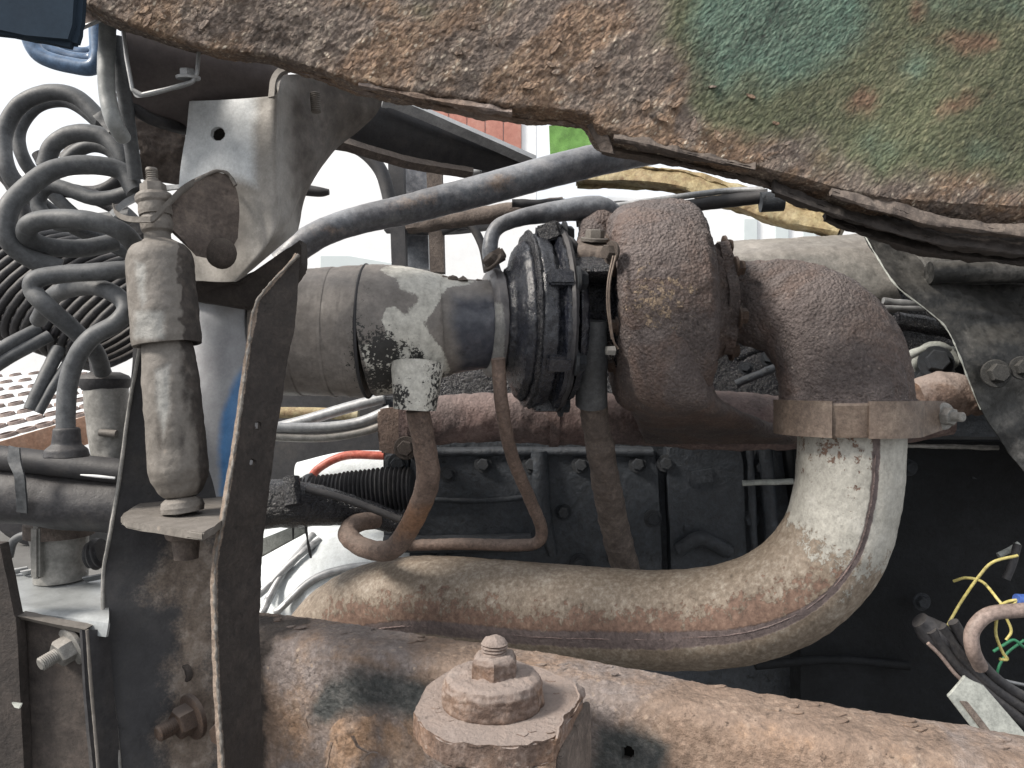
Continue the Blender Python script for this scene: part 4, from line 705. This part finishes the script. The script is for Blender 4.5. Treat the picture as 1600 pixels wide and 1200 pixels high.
# thin profile bracket at top left
zb = thing('profile_bracket', 'thin bent sheet bracket with galvanised edge hanging under the sill end', 'bracket', P(240, 150, .6))
zp = [(118, 46, .56), (150, 32, .56), (182, 20, .56), (191, 34, .56), (198, 90, .56), (207, 138, .56), (222, 146, .56), (262, 137, .56), (300, 126, .56), (308, 112, .56), (311, 72, .56)]
m = M(); m.loft([PP(*zp), PP(*[(x, y, d+.03) for x, y, d in zp])], 120, 6, .003, (.0002, 60), tdir=(0, 0, -1)); m.tube(PP(*[(x, y+2, d-.001) for x, y, d in zp]), .0016, 160, 8, lin=True); part('sheet', m, K['galv'], zb)
m = M(); m.loft([PP((188, -20, .60), (310, 40, .62), (400, 60, .64), (450, 90, .66)), PP((200, 90, .60), (310, 110, .62), (400, 130, .64), (450, 140, .66)), PP((206, 180, .62), (300, 205, .66), (400, 205, .67), (450, 200, .68))], 60, 20, .002, (.0003, 30)); part('backing', m, K['backplate'], zb)
m = M(); m.plate(PP((120, -20, .575), (190, -20, .575), (186, 18, .575), (150, 32, .575), (122, 44, .575)), .003, (0, 1, 0), .0005); part('side_wing', m, K['cable'], zb)
bolt(zb, P(294, 121, .562), (0, -.2, 1), .012, K['galv'])
# shock absorber
sk = thing('shock_absorber', 'dusty upright shock absorber with wide beige dust cover at left', 'shock absorber', P(286, 805, .57))
SD = .57; t0, t1 = P(240, 300, .575), P(286, 805, .565); sax = nrm(t1-t0); Ls = np.linalg.norm(t1-t0)
def sp_(y): return (y-300)/505*Ls
q_ = lambda px: px*SD/F
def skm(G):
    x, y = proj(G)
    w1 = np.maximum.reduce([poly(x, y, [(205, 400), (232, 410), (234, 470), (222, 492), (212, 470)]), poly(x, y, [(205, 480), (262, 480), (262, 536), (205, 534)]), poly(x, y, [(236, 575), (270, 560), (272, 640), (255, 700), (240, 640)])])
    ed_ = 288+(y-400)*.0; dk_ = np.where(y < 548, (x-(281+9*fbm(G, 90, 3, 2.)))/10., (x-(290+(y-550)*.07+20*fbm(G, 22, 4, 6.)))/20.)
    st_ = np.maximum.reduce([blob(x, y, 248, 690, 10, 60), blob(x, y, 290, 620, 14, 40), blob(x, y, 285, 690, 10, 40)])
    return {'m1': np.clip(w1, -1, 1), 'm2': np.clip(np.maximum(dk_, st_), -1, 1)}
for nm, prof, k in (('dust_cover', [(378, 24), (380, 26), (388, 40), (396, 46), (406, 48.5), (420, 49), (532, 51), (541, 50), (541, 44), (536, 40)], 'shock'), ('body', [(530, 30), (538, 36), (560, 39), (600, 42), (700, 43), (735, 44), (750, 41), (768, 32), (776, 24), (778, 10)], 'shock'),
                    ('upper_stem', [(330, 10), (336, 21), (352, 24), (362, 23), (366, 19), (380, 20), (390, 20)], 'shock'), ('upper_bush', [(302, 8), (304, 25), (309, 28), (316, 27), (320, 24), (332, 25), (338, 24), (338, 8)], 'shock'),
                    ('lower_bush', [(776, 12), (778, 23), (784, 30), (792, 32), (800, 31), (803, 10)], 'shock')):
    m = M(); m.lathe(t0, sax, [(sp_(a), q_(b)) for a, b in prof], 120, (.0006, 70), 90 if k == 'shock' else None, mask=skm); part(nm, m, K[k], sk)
m = M(); m.lathe(t0, sax, [(sp_(a), q_(b)) for a, b in ((262, 2), (262, 8), (266, 9))]+[(sp_(266+i*1.6), q_(9.5 if i % 2 else 8)) for i in range(10)]+[(sp_(283), q_(9)), (sp_(284), q_(13)), (sp_(302), q_(14)), (sp_(302), 0)], 24, (.0004, 150)); part('top_nut', m, K['shock'], sk)
m = M(); m.lathe(t0, sax, [(sp_(286), q_(13)), (sp_(288), q_(19)), (sp_(303), q_(20)), (sp_(303), q_(10))], 6); part('lock_nut', m, K['shock'], sk)
# hanger arm holding the top bush
ha = thing('hanger_arm', 'bent brown steel arm gripping the top of the shock absorber', 'hanger arm', P(300, 340, .6))
hp = [(176, 326, .60), (182, 338, .575), (200, 346, .556), (228, 347, .552), (240, 345, .553), (262, 322, .565), (290, 296, .585), (330, 276, .615)]
m = M(); m.loft([PP(*hp), PP(*[(x-1, y-9, d) for x, y, d in hp])], 100, 8, .003, (.0004, 60), tdir=(0, 1, 0)); part('strap', m, K['shock'], ha)
m = M(); m.loft([PP((238, 338, .572), (286, 297, .588), (330, 271, .606), (356, 272, .612)), PP((262, 352, .575), (300, 330, .59), (345, 300, .606), (368, 292, .612)), PP((285, 375, .58), (318, 372, .592), (350, 350, .604), (374, 322, .611)), PP((306, 400, .59), (330, 404, .597), (352, 402, .604), (372, 372, .611))], 90, 60, .004, (.0008, 50)); part('gusset', m, K['brown'], ha)
m = M(); m.tube(PP((240, 338, .57), (286, 297, .59), (330, 270, .605), (356, 271, .61), (368, 290, .61)), .0014, 80, 10, (.0008, 120)); part('torn_edge', m, K['shock'], ha)
m = M(); m.loft([PP((176, 326, .60), (200, 308, .63), (240, 292, .65), (280, 288, .65)), PP((182, 334, .60), (206, 316, .63), (244, 300, .65), (282, 294, .65))], 30, 5, .004); part('rear_arm', m, K['galv'], ha)
# lower seat plate
se = thing('damper_seat', 'dusty flat seat plate under the shock absorber with nut below', 'seat plate', P(270, 830, .58))
hz2 = 785; zz = P(286, 800, .57)[2]-.0012
def SP(x, y): d = (CZ-zz)*F/(y-600); return A((x-800)/F*d, d, zz)
m = M(); m.plate([SP(188, 806), SP(214, 788), SP(250, 776), SP(352, 776), SP(352, 808), SP(330, 826), SP(316, 832), SP(200, 814)], .0055, (0, 0, -1), .001, .0005, 5); part('plate', m, K['shock'], se)
m = M(); m.lathe(P(290, 828, .575), (.02, 0, -1), [(0, .001), (0, .016), (.006, .014), (.008, .010), (.022, .009), (.024, .001)], 30, (.0006, 80), 30); part('under_nut', m, K['brown'], se)
# tall dark plates
tp = thing('spring_hanger', 'tall dark side plate tapering to a point beside the shock absorber', 'hanger plate', P(240, 1200, .62))
def tpm(G):
    x, y = proj(G)
    f = np.maximum.reduce([poly(x, y, [(255, 840), (335, 830), (345, 1230), (262, 1230), (262, 1040), (290, 960)]), blob(x, y, 270, 900, 30, 60, 60)])
    return {'m1': np.clip(f*.6+.3+fbm(G, 16, 4)*.45, -1, 1)}
m = M(); m.loft([PP((216, 540, .615), (200, 640, .615), (186, 745, .61), (170, 840, .60), (160, 900, .60), (162, 1000, .59), (176, 1100, .58), (190, 1240, .57)), PP((224, 540, .62), (236, 640, .625), (250, 745, .63), (250, 840, .625), (256, 900, .62), (258, 1000, .61), (262, 1100, .60), (266, 1240, .59)), PP((232, 540, .64), (280, 640, .64), (330, 745, .65), (345, 840, .65), (345, 900, .64), (345, 1000, .63), (345, 1100, .62), (345, 1240, .61))], 220, 90, .006, (.0006, 30), tpm); part('plate', m, K['dark'], tp)
m = M(); m.tube(PP((218, 545, .612), (201, 640, .612), (187, 745, .607), (171, 840, .597), (161, 900, .597), (163, 1000, .587), (177, 1100, .577), (191, 1240, .567)), .0015, 90, 8, (.0003, 120)); part('lit_edge', m, K['rock'], tp)  # pale strip painting the light caught along the plate's left edge
bolt(tp, P(300, 1120, .60), (-.75, -1, -.15), .024, K['mount'], 'stud'); bolt(tp, P(352, 1142, .592), (-.5, -1, 0), .018, K['mount'], 'bolt')
for x, y in ((286, 1053), (296, 1186)):
    m = M(); m.lathe(P(x, y, .612), nrm(A(-.5, -1, 0)), [(0, .001), (0, .0036), (.0012, .0062), (0, .0075), (-.003, .008)], 24, (.0005, 150)); part('hole_rim', m, K['strap'], tp)
sp2 = thing('edge_strap', 'long dark brown strap seen almost edge on with a crusty pale edge', 'strap', P(380, 1200, .52))
Ls_ = [(466, 398, .60), (402, 468, .585), (388, 540, .575), (372, 660, .56), (352, 790, .545), (336, 880, .54), (336, 980, .535), (340, 1080, .53), (350, 1240, .52)]
Rs_ = [(468, 404, .604), (462, 500, .60), (450, 560, .60), (438, 640, .595), (424, 740, .59), (410, 860, .585), (406, 960, .58), (408, 1080, .575), (412, 1240, .57)]
m = M(); m.loft([PP(*Ls_), PP(*Rs_)], 240, 40, .0035, (.0007, 40), lambda G: {'m1': np.clip(1-((proj(G)[0]-np.interp(proj(G)[1], [b for a, b, c in Ls_], [a for a, b, c in Ls_])))/9., -1, 1)-.4}, holes=[(403, 665, 4), (395, 722, 4)], edge=.0006); part('strap', m, K['strap'], sp2)
m = M(); m.tube(PP(*[(x+1, y, d-.0015) for x, y, d in Ls_]), .0009, 500, 10, (.0011, 150, 5)); part('crusty_edge', m, K['shock'], sp2)
# blue-grey reservoir
tk = thing('air_reservoir', 'chalky grey upright reservoir with a bright blue side behind the shock absorber', 'reservoir', P(350, 775, .72))
m = M(); m.tube(PP((345, 462, .72), (347, 560, .72), (350, 680, .72), (352, 790, .72)), [.028, .031, .031, .030], 90, 70, (.0004, 20), mask=lambda G, u, a: {'m1': np.clip(poly(*proj(G), [(340, 640), (360, 590), (392, 540), (388, 540), (388, 800), (338, 800), (334, 700)]), -1, 1)}); part('shell', m, K['tank'], tk)
m = M(); m.lathe(P(345, 466, .72), (0, 0, 1), [(-.006, .036), (.004, .037), (.006, .034), (.008, .03), (.012, .02)], 60); part('cap', m, K['strap'], tk)
m = M(); m.loft([PP((286, 366, .67), (300, 366, .68), (318, 376, .68)), PP((300, 440, .68), (315, 440, .68), (330, 440, .68))], 30, 20, .003, (.001, 60)); part('neck_plate', m, K['tank'], tk)
# ================================================================== FAR LEFT: HOSES
HG = 'looping grey air hoses'
def hose(name, label, pts, r, k='hose', grp=HG, n=140): 
    m = M(); m.tube(PP(*pts), r*.8, n, 20, (.0003, 60), pt=True); return single(name, m, K[k], label, 'hose', grp)
hose('air_hose', 'large grey hose ring highest in the tangle, standing against the white sky', [(160, 190, .70), (120, 152, .70), (75, 145, .70), (30, 165, .70), (6, 210, .70), (10, 262, .69), (40, 300, .70), (100, 345, .72), (160, 375, .74), (215, 400, .75)], .0095)
hose('air_hose', 'second grey hose ring nested inside the highest one', [(165, 200, .74), (110, 160, .74), (60, 165, .74), (30, 205, .74), (38, 250, .74), (70, 290, .75), (130, 345, .76), (210, 380, .77)], .008)
hose('air_hose', 'grey hose arching over the tangle just under the highest ring', [(70, 262, .66), (84, 226, .66), (120, 208, .66), (165, 215, .66), (195, 250, .66), (210, 300, .67)], .0095)
hose('air_hose', 'thin grey hose curving below the arch in the tangle', [(95, 262, .69), (120, 236, .69), (150, 228, .69), (180, 242, .69), (200, 280, .69)], .0075)
hose('air_hose', 'wide grey hose loop across the middle of the tangle, reaching the left edge', [(212, 300, .64), (190, 268, .64), (140, 258, .63), (85, 265, .62), (40, 295, .61), (12, 330, .60), (14, 375, .60), (50, 405, .61), (95, 420, .62)], .0100)
hose('air_hose', 'hose passing behind the widest loop, in the shade', [(210, 300, .7), (150, 310, .7), (80, 290, .7), (60, 320, .7), (90, 350, .7), (150, 345, .7), (205, 338, .7)], .0085)
hose('air_hose', 'flat oval hose loop lying left of the beige dust cover', [(218, 392, .62), (190, 362, .60), (140, 345, .59), (85, 342, .59), (48, 350, .59), (44, 370, .60), (75, 385, .62), (130, 388, .64), (180, 378, .66)], .0095)
hose('air_hose', 'pale hose running from the dust cover, folding back and down behind the boot', [(205, 420, .60), (160, 424, .59), (100, 428, .585), (58, 436, .58), (52, 455, .58), (75, 480, .58), (120, 520, .60), (150, 552, .62), (160, 580, .64)], .0088)
hose('air_hose', 'pale hose bending sharply and dropping into the dark rubber boot', [(60, 500, .68), (84, 462, .64), (140, 448, .61), (180, 460, .60), (197, 482, .595), (180, 506, .59), (140, 530, .585), (115, 570, .585), (104, 620, .585), (103, 680, .585)], .0088)
hose('air_hose', 'dark hose crossing low behind the flat oval loop', [(0, 330, .76), (50, 300, .76), (120, 300, .76), (190, 330, .76), (225, 370, .76)], .0095, 'dhose')
hose('air_hose', 'dark hose curling in the middle of the tangle behind the wide loop', [(60, 240, .78), (90, 290, .78), (150, 300, .78), (190, 275, .78), (180, 235, .78), (130, 225, .78), (100, 250, .78)], .0085, 'dhose')
hose('air_hose', 'dark hose diving behind the ribbed coil at the left edge', [(-20, 250, .8), (20, 290, .8), (40, 350, .8), (30, 420, .8)], .0095, 'dhose')
hose('air_hose', 'upright pale hose hanging from the bent sheet bracket', [(170, 36, .58), (168, 50, .58), (166, 100, .58), (168, 150, .58), (178, 190, .58), (192, 215, .6)], .0078, 'palehose')
hose('air_hose', 'thin upright hose just right of the upright pale hose', [(184, 60, .6), (188, 110, .6), (196, 160, .61), (204, 220, .62), (212, 280, .63)], .0072)
hose('air_hose', 'dark hose leading right from the tangle toward the silvery bracket', [(190, 145, .62), (205, 165, .62), (235, 185, .63), (275, 198, .65), (310, 205, .68)], .0065, 'dhose')
m = M(); m.loft([PP((146, 182, .645), (160, 172, .645)), PP((168, 206, .64), (190, 196, .64))], 20, 12, .004, (.0015, 50)); single('hose_tab', m, K['hose'], 'small bent grey tab where the highest hose ring meets the upright hose', 'tab')
m = M(); m.loft([PP((200, 170, .66), (250, 190, .67), (290, 210, .68)), PP((215, 220, .66), (250, 245, .67), (285, 265, .68)), PP((225, 280, .68), (250, 285, .68), (285, 290, .68))], 50, 40, .003, (.006, 26, 5)); single('torn_gaiter', m, K['brown'], 'torn dusty gaiter crumpled between the hoses and the silvery bracket', 'gaiter')
for i, (x0, y0, x1, y1) in enumerate(((-20, 560, 60, 515), (-20, 580, 78, 525), (48, 640, 92, 545), (60, 645, 110, 560))):
    hose('air_hose', ('upper of two straight hoses leaving the left edge under the coil', 'lower of two straight hoses leaving the left edge under the coil', 'blunt hose end hanging down over the step plate', 'narrow hose hanging right beside the blunt hose end')[i], [(x0, y0, .75), ((x0+x1)/2, (y0+y1)/2-2, .76), (x1, y1, .78)], (.009, .008, .0085, .006)[i], n=40)
m = M()
a0, a1 = P(-80, 400, .84), P(225, 505, .84); L_ = a1-a0; tx = nrm(L_); ux = nrm(np.cross(tx, A(0, 1, 0))); wx = np.cross(tx, ux)
t = np.linspace(0, 1, 22*20); ph = t*22*2*np.pi; rad = .067
hp_ = a0+L_*t[:, None]+(ux*np.cos(ph)[:, None]+wx*np.sin(ph)[:, None])*rad+tx*(np.cos(ph)*.035)[:, None]
m.tube(hp_, .0043, 22*28, 11, pt=True); single('coiled_cable', m, K['dhose'], 'tightly coiled dark suzi cable lying diagonally behind the hoses', 'coiled cable')
for i, (dx, r) in enumerate(((0, .0065), (18, .006), (34, .0055))):
    m = M(); m.tube(PP((40-dx*.2+i*6, 40, .62+i*.02), (60+dx, 84-i*6, .62+i*.02), (110+dx*.5, 102-i*9, .62+i*.02), (150, 100-i*12, .62+i*.02), (152, 40, .62)), r, 60, 14, pt=True)
    single('blue_airline', m, K['bluehose'], ('lowest of the blue air lines looping under the dark corner box', 'middle blue air line looping under the dark corner box', 'innermost blue air line looping under the dark corner box')[i], 'hose', 'blue air lines')
m = M(); m.plate(PP((-60, -60, .5), (128, -60, .5), (122, 40, .5), (112, 72, .5), (40, 55, .5), (-60, 44, .5)), .012, (0, 1, 0), .004); single('corner_box', m, K['cornerbox'], 'smooth dark blue grey box cut off by the top left corner', 'box')
# boot, canister, tubes
bo = M(); bo.lathe(P(104, 706, .585), (0, 0, 1), [(-.004, .001), (-.004, .016), (.002, .015), (.006, .0105), (.018, .0095), (.019, .0085), (.019, .002)], 40, (.0003, 60), 40); single('rubber_boot', bo, K['dhose'], 'dark rubber boot at the foot of the pale hose', 'boot')
cn = thing('canister', 'beige grey cast canister with a small pin standing behind the left hoses', 'canister', P(170, 720, .66))
m = M(); m.tube(PP((164, 598, .66), (170, 660, .66), (178, 730, .66)), [.0185, .0175, .016], 60, 50, (.0008, 50)); part('body', m, K['rock'], cn)
m = M(); m.lathe(P(164, 592, .66), (0, 0, 1), [(-.01, .018), (-.006, .0205), (0, .021), (.003, .019), (.006, .012), (.006, .001)], 50); part('cap', m, K['dhose'], cn)
m = M(); m.tube(PP((160, 590, .66), (152, 560, .66), (144, 540, .66)), [.009, .007, .006], 20, 16); part('outlet', m, K['dhose'], cn)
m = M(); m.tube(PP((156, 676, .64), (182, 678, .64)), .0032, 14, 12, (.0002, 80)); part('pin', m, K['shock'], cn)
ct = thing('cross_tube', 'thick dusty black cross tube with tape wrap at the left edge', 'tube', P(60, 830, .62))
m = M(); m.tube(PP((-80, 762, .64), (40, 775, .64), (110, 785, .64), (200, 790, .64)), [.024, .024, .0235, .023], 90, 50, (.0008, 40)); part('tube', m, K['dhose'], ct)
m = M(); m.tube(PP((-80, 708, .63), (60, 722, .63), (200, 738, .63)), .0105, 60, 30, (.0003, 50)); part('upper_tube', m, K['dark'], ct)
m = M(); m.loft([PP((14, 696, .61), (12, 720, .608), (22, 748, .605), (26, 800, .612)), PP((30, 700, .61), (32, 722, .608), (38, 750, .605), (42, 802, .612))], 40, 10, .002, (.0006, 60)); part('tape', m, K['hose'], ct)
m = M(); m.tube(PP((126, 742, .612), (150, 744, .612), (180, 747, .612)), [.0006, .0012, .001], 20, 8); part('cable_tie', m, K['white'], ct)
sv = thing('cast_sleeve', 'short grey cast sleeve under the dusty cross tube', 'sleeve', P(95, 900, .68))
m = M(); m.tube(PP((92, 815, .68), (94, 850, .68), (96, 905, .68)), [.025, .0235, .022], 50, 50, (.0008, 50)); part('sleeve', m, K['rock'], sv)
m = M(); m.box(P(60, 862, .655), (.008, .012, .046), None, .002); part('side_lug', m, K['rock'], sv)
m = M(); m.lathe(P(93, 826, .68), (0, 0, 1), [(-.006, .026), (-.006, .0285), (.006, .0285), (.006, .026)], 50); part('collar', m, K['brown'], sv)
m = M(); m.tube(PP((14, 870, .72), (22, 845, .72), (44, 836, .72), (54, 850, .72)), .004, 40, 12, pt=True); single('wire_loop', m, K['hose'], 'small grey wire loop left of the cast sleeve', 'wire')
m = M(); m.tube(PP((138, 868, .66), (150, 866, .66), (162, 862, .66)), [.010, .013, .012], 24, 24, rings=3); single('gland', m, K['dhose'], 'black ribbed gland tucked right of the cast sleeve', 'gland')
# silver tray and box bottom left
ty = thing('battery_box', 'box with a bright silver top and dark riveted front in the bottom left corner', 'box', P(80, 1200, .6))
tz = P(80, 948, .60)[2]
def TP(x, y, z=tz): d = (CZ-z)*F/(y-600); return A((x-800)/F*d, d, z)
m = M(); m.loft([[TP(-30, 886), TP(60, 892), TP(170, 902)], [TP(-30, 925), TP(60, 935), TP(170, 945)], [TP(-30, 945), TP(60, 955), TP(170, 968)], [TP(-30, 945)-A(0, .004, .012), TP(60, 955)-A(0, .004, .012), TP(170, 968)-A(0, .004, .012)]], 60, 30, .002, (.0004, 20)); part('top', m, K['tray'], ty)
for i, (x, y) in enumerate(((38, 900), (62, 902), (90, 904), (112, 905), (134, 910), (20, 898))):
    v = TP(x, y); m = M(); m.loft([[v, v+A(.013, .004, .002)], [v+A(.002, -.009, .006), v+A(.016, -.004, .008)]], 8, 5, .0012); part('louvre', m, K['galv'], ty)
m = M(); m.plate(PP((26, 962, .575), (132, 984, .57), (150, 1250, .565), (26, 1250, .57)), .01, (0, 1, 0), .001); part('front', m, K['frontbox'], ty)
m = M(); m.plate(PP((0, 850, .56), (22, 960, .56), (26, 966, .56), (40, 1260, .56), (-80, 1260, .56), (-80, 850, .56)), .01, (0, 1, 0), .001, .0004, 6); part('side', m, K['strap'], ty)
m = M(); m.loft([PP((24, 962, .562), (80, 974, .56), (132, 984, .557)), PP((24, 966, .566), (80, 978, .564), (128, 990, .561))], 40, 5, .012, (.0003, 80), tdir=(0, 1, 0)); part('rim', m, K['shock'], ty)
m = M(); m.loft([PP((128, 984, .557), (134, 1080, .555), (150, 1250, .55)), PP((150, 984, .565), (156, 1080, .563), (172, 1250, .56)), PP((170, 975, .575), (178, 1080, .573), (196, 1250, .57))], 60, 20, .004, (.0005, 40)); part('corner_post', m, K['dark'], ty)
m = M(); m.tube(PP((136, 984, .552), (143, 1080, .55), (158, 1250, .546)), .0012, 50, 8, (.0002, 90)); part('post_edge', m, K['shock'], ty)
bolt(ty, P(112, 1010, .57), (-.62, -1, -.35), .020, K['rock'], 'stud')
m = M(); m.plate(PP((17, 1098, .555), (34, 1100, .555), (30, 1108, .55), (22, 1106, .552)), .002, (0, 1, 0), .0004); part('chip', m, K['greybr'], ty)
# ================================================================== CENTRE LOW: BETWEEN STRAP AND BLOCK
for i, (pts, r, k, lb) in enumerate((([(420, 672, 1.05), (480, 656, 1.05), (540, 638, 1.05), (600, 622, 1.05)], .008, 'galv', 'uppermost pale pipe of the bundle under the intake duct'), ([(420, 668, 1.0), (500, 668, 1.0), (560, 660, 1.0), (610, 640, 1.0)], .007, 'galv', 'second pale pipe of the bundle under the intake duct'),
        ([(420, 682, 1.0), (500, 684, 1.0), (560, 676, 1.0), (610, 660, 1.0)], .006, 'rock', 'lowest pale pipe of the bundle under the intake duct'), ([(400, 645, 1.3), (480, 645, 1.3), (560, 648, 1.3)], .010, 'yellow', 'straw coloured pipe behind the bundle under the intake duct'))):
    m = M(); m.tube(PP(*pts), r, 50, 14, pt=True); single('pale_pipe', m, K[k], lb, 'pipe', 'pale pipes under the intake duct')
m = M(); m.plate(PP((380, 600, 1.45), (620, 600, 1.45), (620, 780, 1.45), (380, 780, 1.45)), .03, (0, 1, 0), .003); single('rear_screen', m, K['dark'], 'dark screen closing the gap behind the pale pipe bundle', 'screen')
m = M(); m.tube(PP((480, 758, 1.05), (498, 732, 1.05), (540, 712, 1.05), (600, 712, 1.05)), .006, 50, 14, pt=True); single('red_hose', m, K['redh'], 'red hose arching over the white cylinder under the pipes', 'hose')
m = M(); m.tube(PP((470, 752, 1.15), (540, 740, 1.15), (620, 738, 1.15)), [.03, .034, .034], 40, 40); single('white_cylinder', m, K['alum'], 'smooth white cylinder beneath the red hose', 'cylinder')
m = M(); m.tube(PP((470, 776, .92), (540, 772, .92), (600, 766, .92), (645, 764, .92)), [.022, .0255, .0265, .025], 160, 36, (.0008, 60), rings=26); single('ribbed_hose', m, K['dhose'], 'black ribbed hose entering the engine beside the red hose', 'hose')
dl_ = thing('drag_link', 'dark steering link with a clamp and thin arm behind the edge on strap', 'linkage', P(480, 820, .85))
m = M(); m.tube(PP((390, 788, .84), (470, 788, .85), (560, 800, .88), (640, 822, .9)), [.028, .026, .017, .012], 90, 30, (.0014, 40)); part('link', m, K['black'], dl_)
m = M(); m.tube(PP((478, 764, .83), (540, 780, .835), (625, 812, .84)), .0042, 40, 12); part('arm', m, K['dark'], dl_)
m = M(); m.tube(PP((455, 746, .83), (458, 790, .82)), .009, 20, 16, (.0006, 60)); part('clamp', m, K['black'], dl_)
m = M(); m.tube(PP((478, 815, .85), (480, 840, .85), (486, 872, .85)), [.0012, .0018, .001], 20, 8, (.001, 60)); m.tube(PP((458, 822, .85), (458, 842, .85)), [.0015, .001], 10, 8); part('hanging_shred', m, K['dark'], dl_)
m = M(); m.tube(PP((488, 742, .93), (478, 752, .92), (490, 765, .9)), [.003, .006, .004], 20, 12, (.001, 60)); part('frayed_end', m, K['hose'], dl_)
gc = thing('gear_casing', 'white dusty ribbed casting glimpsed between the strap and the exhaust pipe', 'casting', P(500, 960, 1.1))
m = M(); m.loft([PP((380, 830, 1.3), (460, 812, 1.25), (560, 805, 1.2), (680, 812, 1.15)), PP((380, 880, 1.15), (460, 860, 1.1), (560, 845, 1.07), (680, 860, 1.05)), PP((380, 960, 1.08), (460, 945, 1.04), (560, 930, 1.03), (680, 930, 1.02)), PP((380, 1060, 1.1), (460, 1060, 1.06), (560, 1050, 1.05), (680, 1050, 1.05))], 80, 50, .01, (.004, 14)); part('casing', m, K['alum'], gc)
for pts in (((408, 960, 1.03), (440, 900, 1.06), (490, 835, 1.12)), ((404, 930, 1.05), (470, 866, 1.07), (500, 845, 1.1)), ((430, 958, 1.03), (500, 900, 1.04), (600, 880, 1.03))):
    part('rib', M().tube(PP(*pts), .0055, 40, 10, (.001, 30)), K['galv'], gc)
m = M(); m.plate(PP((390, 850, 1.0), (470, 818, 1.0), (480, 832, 1.0), (392, 880, 1.0)), .01, (0, 1, 0), .002); part('flange', m, K['greybr'], gc)
# ================================================================== BOTTOM RIGHT: WIRING
def wire(name, label, pts, r, k, grp=None): m = M(); m.tube(PP(*pts), r, 70, 10, pt=True); return single(name, m, K[k], label, 'wire', grp)
W_ = 'loose yellow wires at lower right'
wire('yellow_wire', 'yellow wire rising in a long lazy curve from the dark connector', [(1480, 978, .72), (1502, 940, .72), (1530, 900, .71), (1552, 878, .70), (1590, 868, .70)], .0014, 'wyel', W_)
wire('yellow_wire', 'yellow wire arching over and back down to the blue sleeve', [(1490, 908, .74), (1510, 903, .73), (1536, 910, .72), (1562, 940, .70), (1572, 948, .70)], .0014, 'wyel', W_)
wire('yellow_wire', 'yellow wire looped tightly beside the blue sleeve', [(1562, 946, .69), (1575, 940, .69), (1588, 938, .69), (1580, 946, .69), (1564, 950, .69)], .0014, 'wyel', W_)
wire('yellow_wire', 'yellow wire hanging below the brown cable and hooking back', [(1558, 962, .69), (1556, 990, .69), (1566, 1018, .69), (1574, 1030, .69), (1562, 1030, .69)], .0014, 'wyel', W_)
wire('blue_sleeve', 'blue wire sleeve entering from the right edge', [(1588, 938, .69), (1640, 940, .69)], .006, 'wblue')
wire('green_wire', 'short green wire with frayed end near the brown cable', [(1552, 1018, .72), (1568, 1008, .72), (1584, 1000, .72), (1598, 1010, .72), (1612, 1020, .73)], .0014, 'wgreen')
wire('brown_cable', 'thick brown cable curling down from the right edge', [(1650, 950, .68), (1590, 954, .68), (1545, 960, .68), (1520, 985, .68), (1520, 1015, .68), (1532, 1042, .69)], .0065, 'cable')
for i, (dx, lb) in enumerate(((0, 'leftmost of the black cables slanting down at lower right'), (16, 'middle black cable slanting down at lower right'), (34, 'rightmost black cable slanting down at lower right'))):
    wire('black_cable', lb, [(1455+dx, 985-dx*.4, .70), (1490+dx, 1035-dx*.3, .70), (1540+dx, 1080-dx*.2, .70), (1640+dx, 1160-dx, .70)], .005, 'dhose', 'black cables at lower right')
for pts, r, k, lb in (([(1600, 1000, .74), (1570, 1025, .74), (1560, 1060, .74), (1600, 1090, .74)], .0013, 'wgreen', 'dark green wire bowing behind the brown cable'), ([(1530, 1045, .71), (1560, 1060, .71), (1600, 1070, .71), (1640, 1075, .71)], .0016, 'galv', 'silvery wire arcing low beside the brown cable'),
        ([(1545, 1075, .70), (1570, 1092, .70), (1610, 1105, .70)], .0015, 'galv', 'second silvery wire just under the first'), ([(1466, 1010, .70), (1462, 998, .70), (1468, 988, .70)], .0015, 'cable', 'tiny peach wire end sticking up from the connector'),
        ([(1572, 905, .75), (1582, 880, .75), (1590, 850, .75)], .004, 'dhose', 'black sleeve standing above the yellow wires'), ([(1560, 868, .76), (1580, 858, .76), (1592, 850, .76)], .003, 'greybr', 'pale terminal above the yellow wires'),
        ([(1570, 960, .71), (1580, 985, .71), (1572, 1000, .71)], .0013, 'wyel', 'short yellow wire stub under the brown cable'), ([(1500, 1010, .73), (1530, 1060, .73), (1590, 1100, .73), (1640, 1110, .73)], .003, 'dhose', 'thin black wire behind the slanting cables')):
    wire('loose_wire', lb, pts, r, k)
m = M(); m.tube(PP((1436, 968, .71), (1462, 992, .71), (1488, 1008, .71)), [.008, .014, .010], 30, 20, (.0008, 60)); single('connector', m, K['dhose'], 'dark connector body at the top of the slanting cables', 'connector')
wire('orange_wire', 'thin peach wire lying along the slanting cables', [(1450, 1005, .695), (1470, 1025, .695), (1490, 1050, .695), (1505, 1065, .695)], .0018, 'cable')
gb = thing('grey_bracket', 'pale grey slotted angle bracket rising from behind the rail at lower right', 'bracket', P(1550, 1140, .62))
m = M(); m.plate(PP((1481, 1088, .62), (1500, 1068, .62), (1508, 1056, .62), (1522, 1066, .62), (1536, 1070, .62), (1640, 1190, .60), (1560, 1190, .60)), .003, (0, 1, 0), .0006); part('face', m, K['greybr'], gb)
m = M(); m.plate(PP((1500, 1096, .6165), (1512, 1096, .6165), (1562, 1160, .6045), (1548, 1160, .6045)), .002, (0, 1, 0), .0005); part('slot', m, K['brown'], gb)
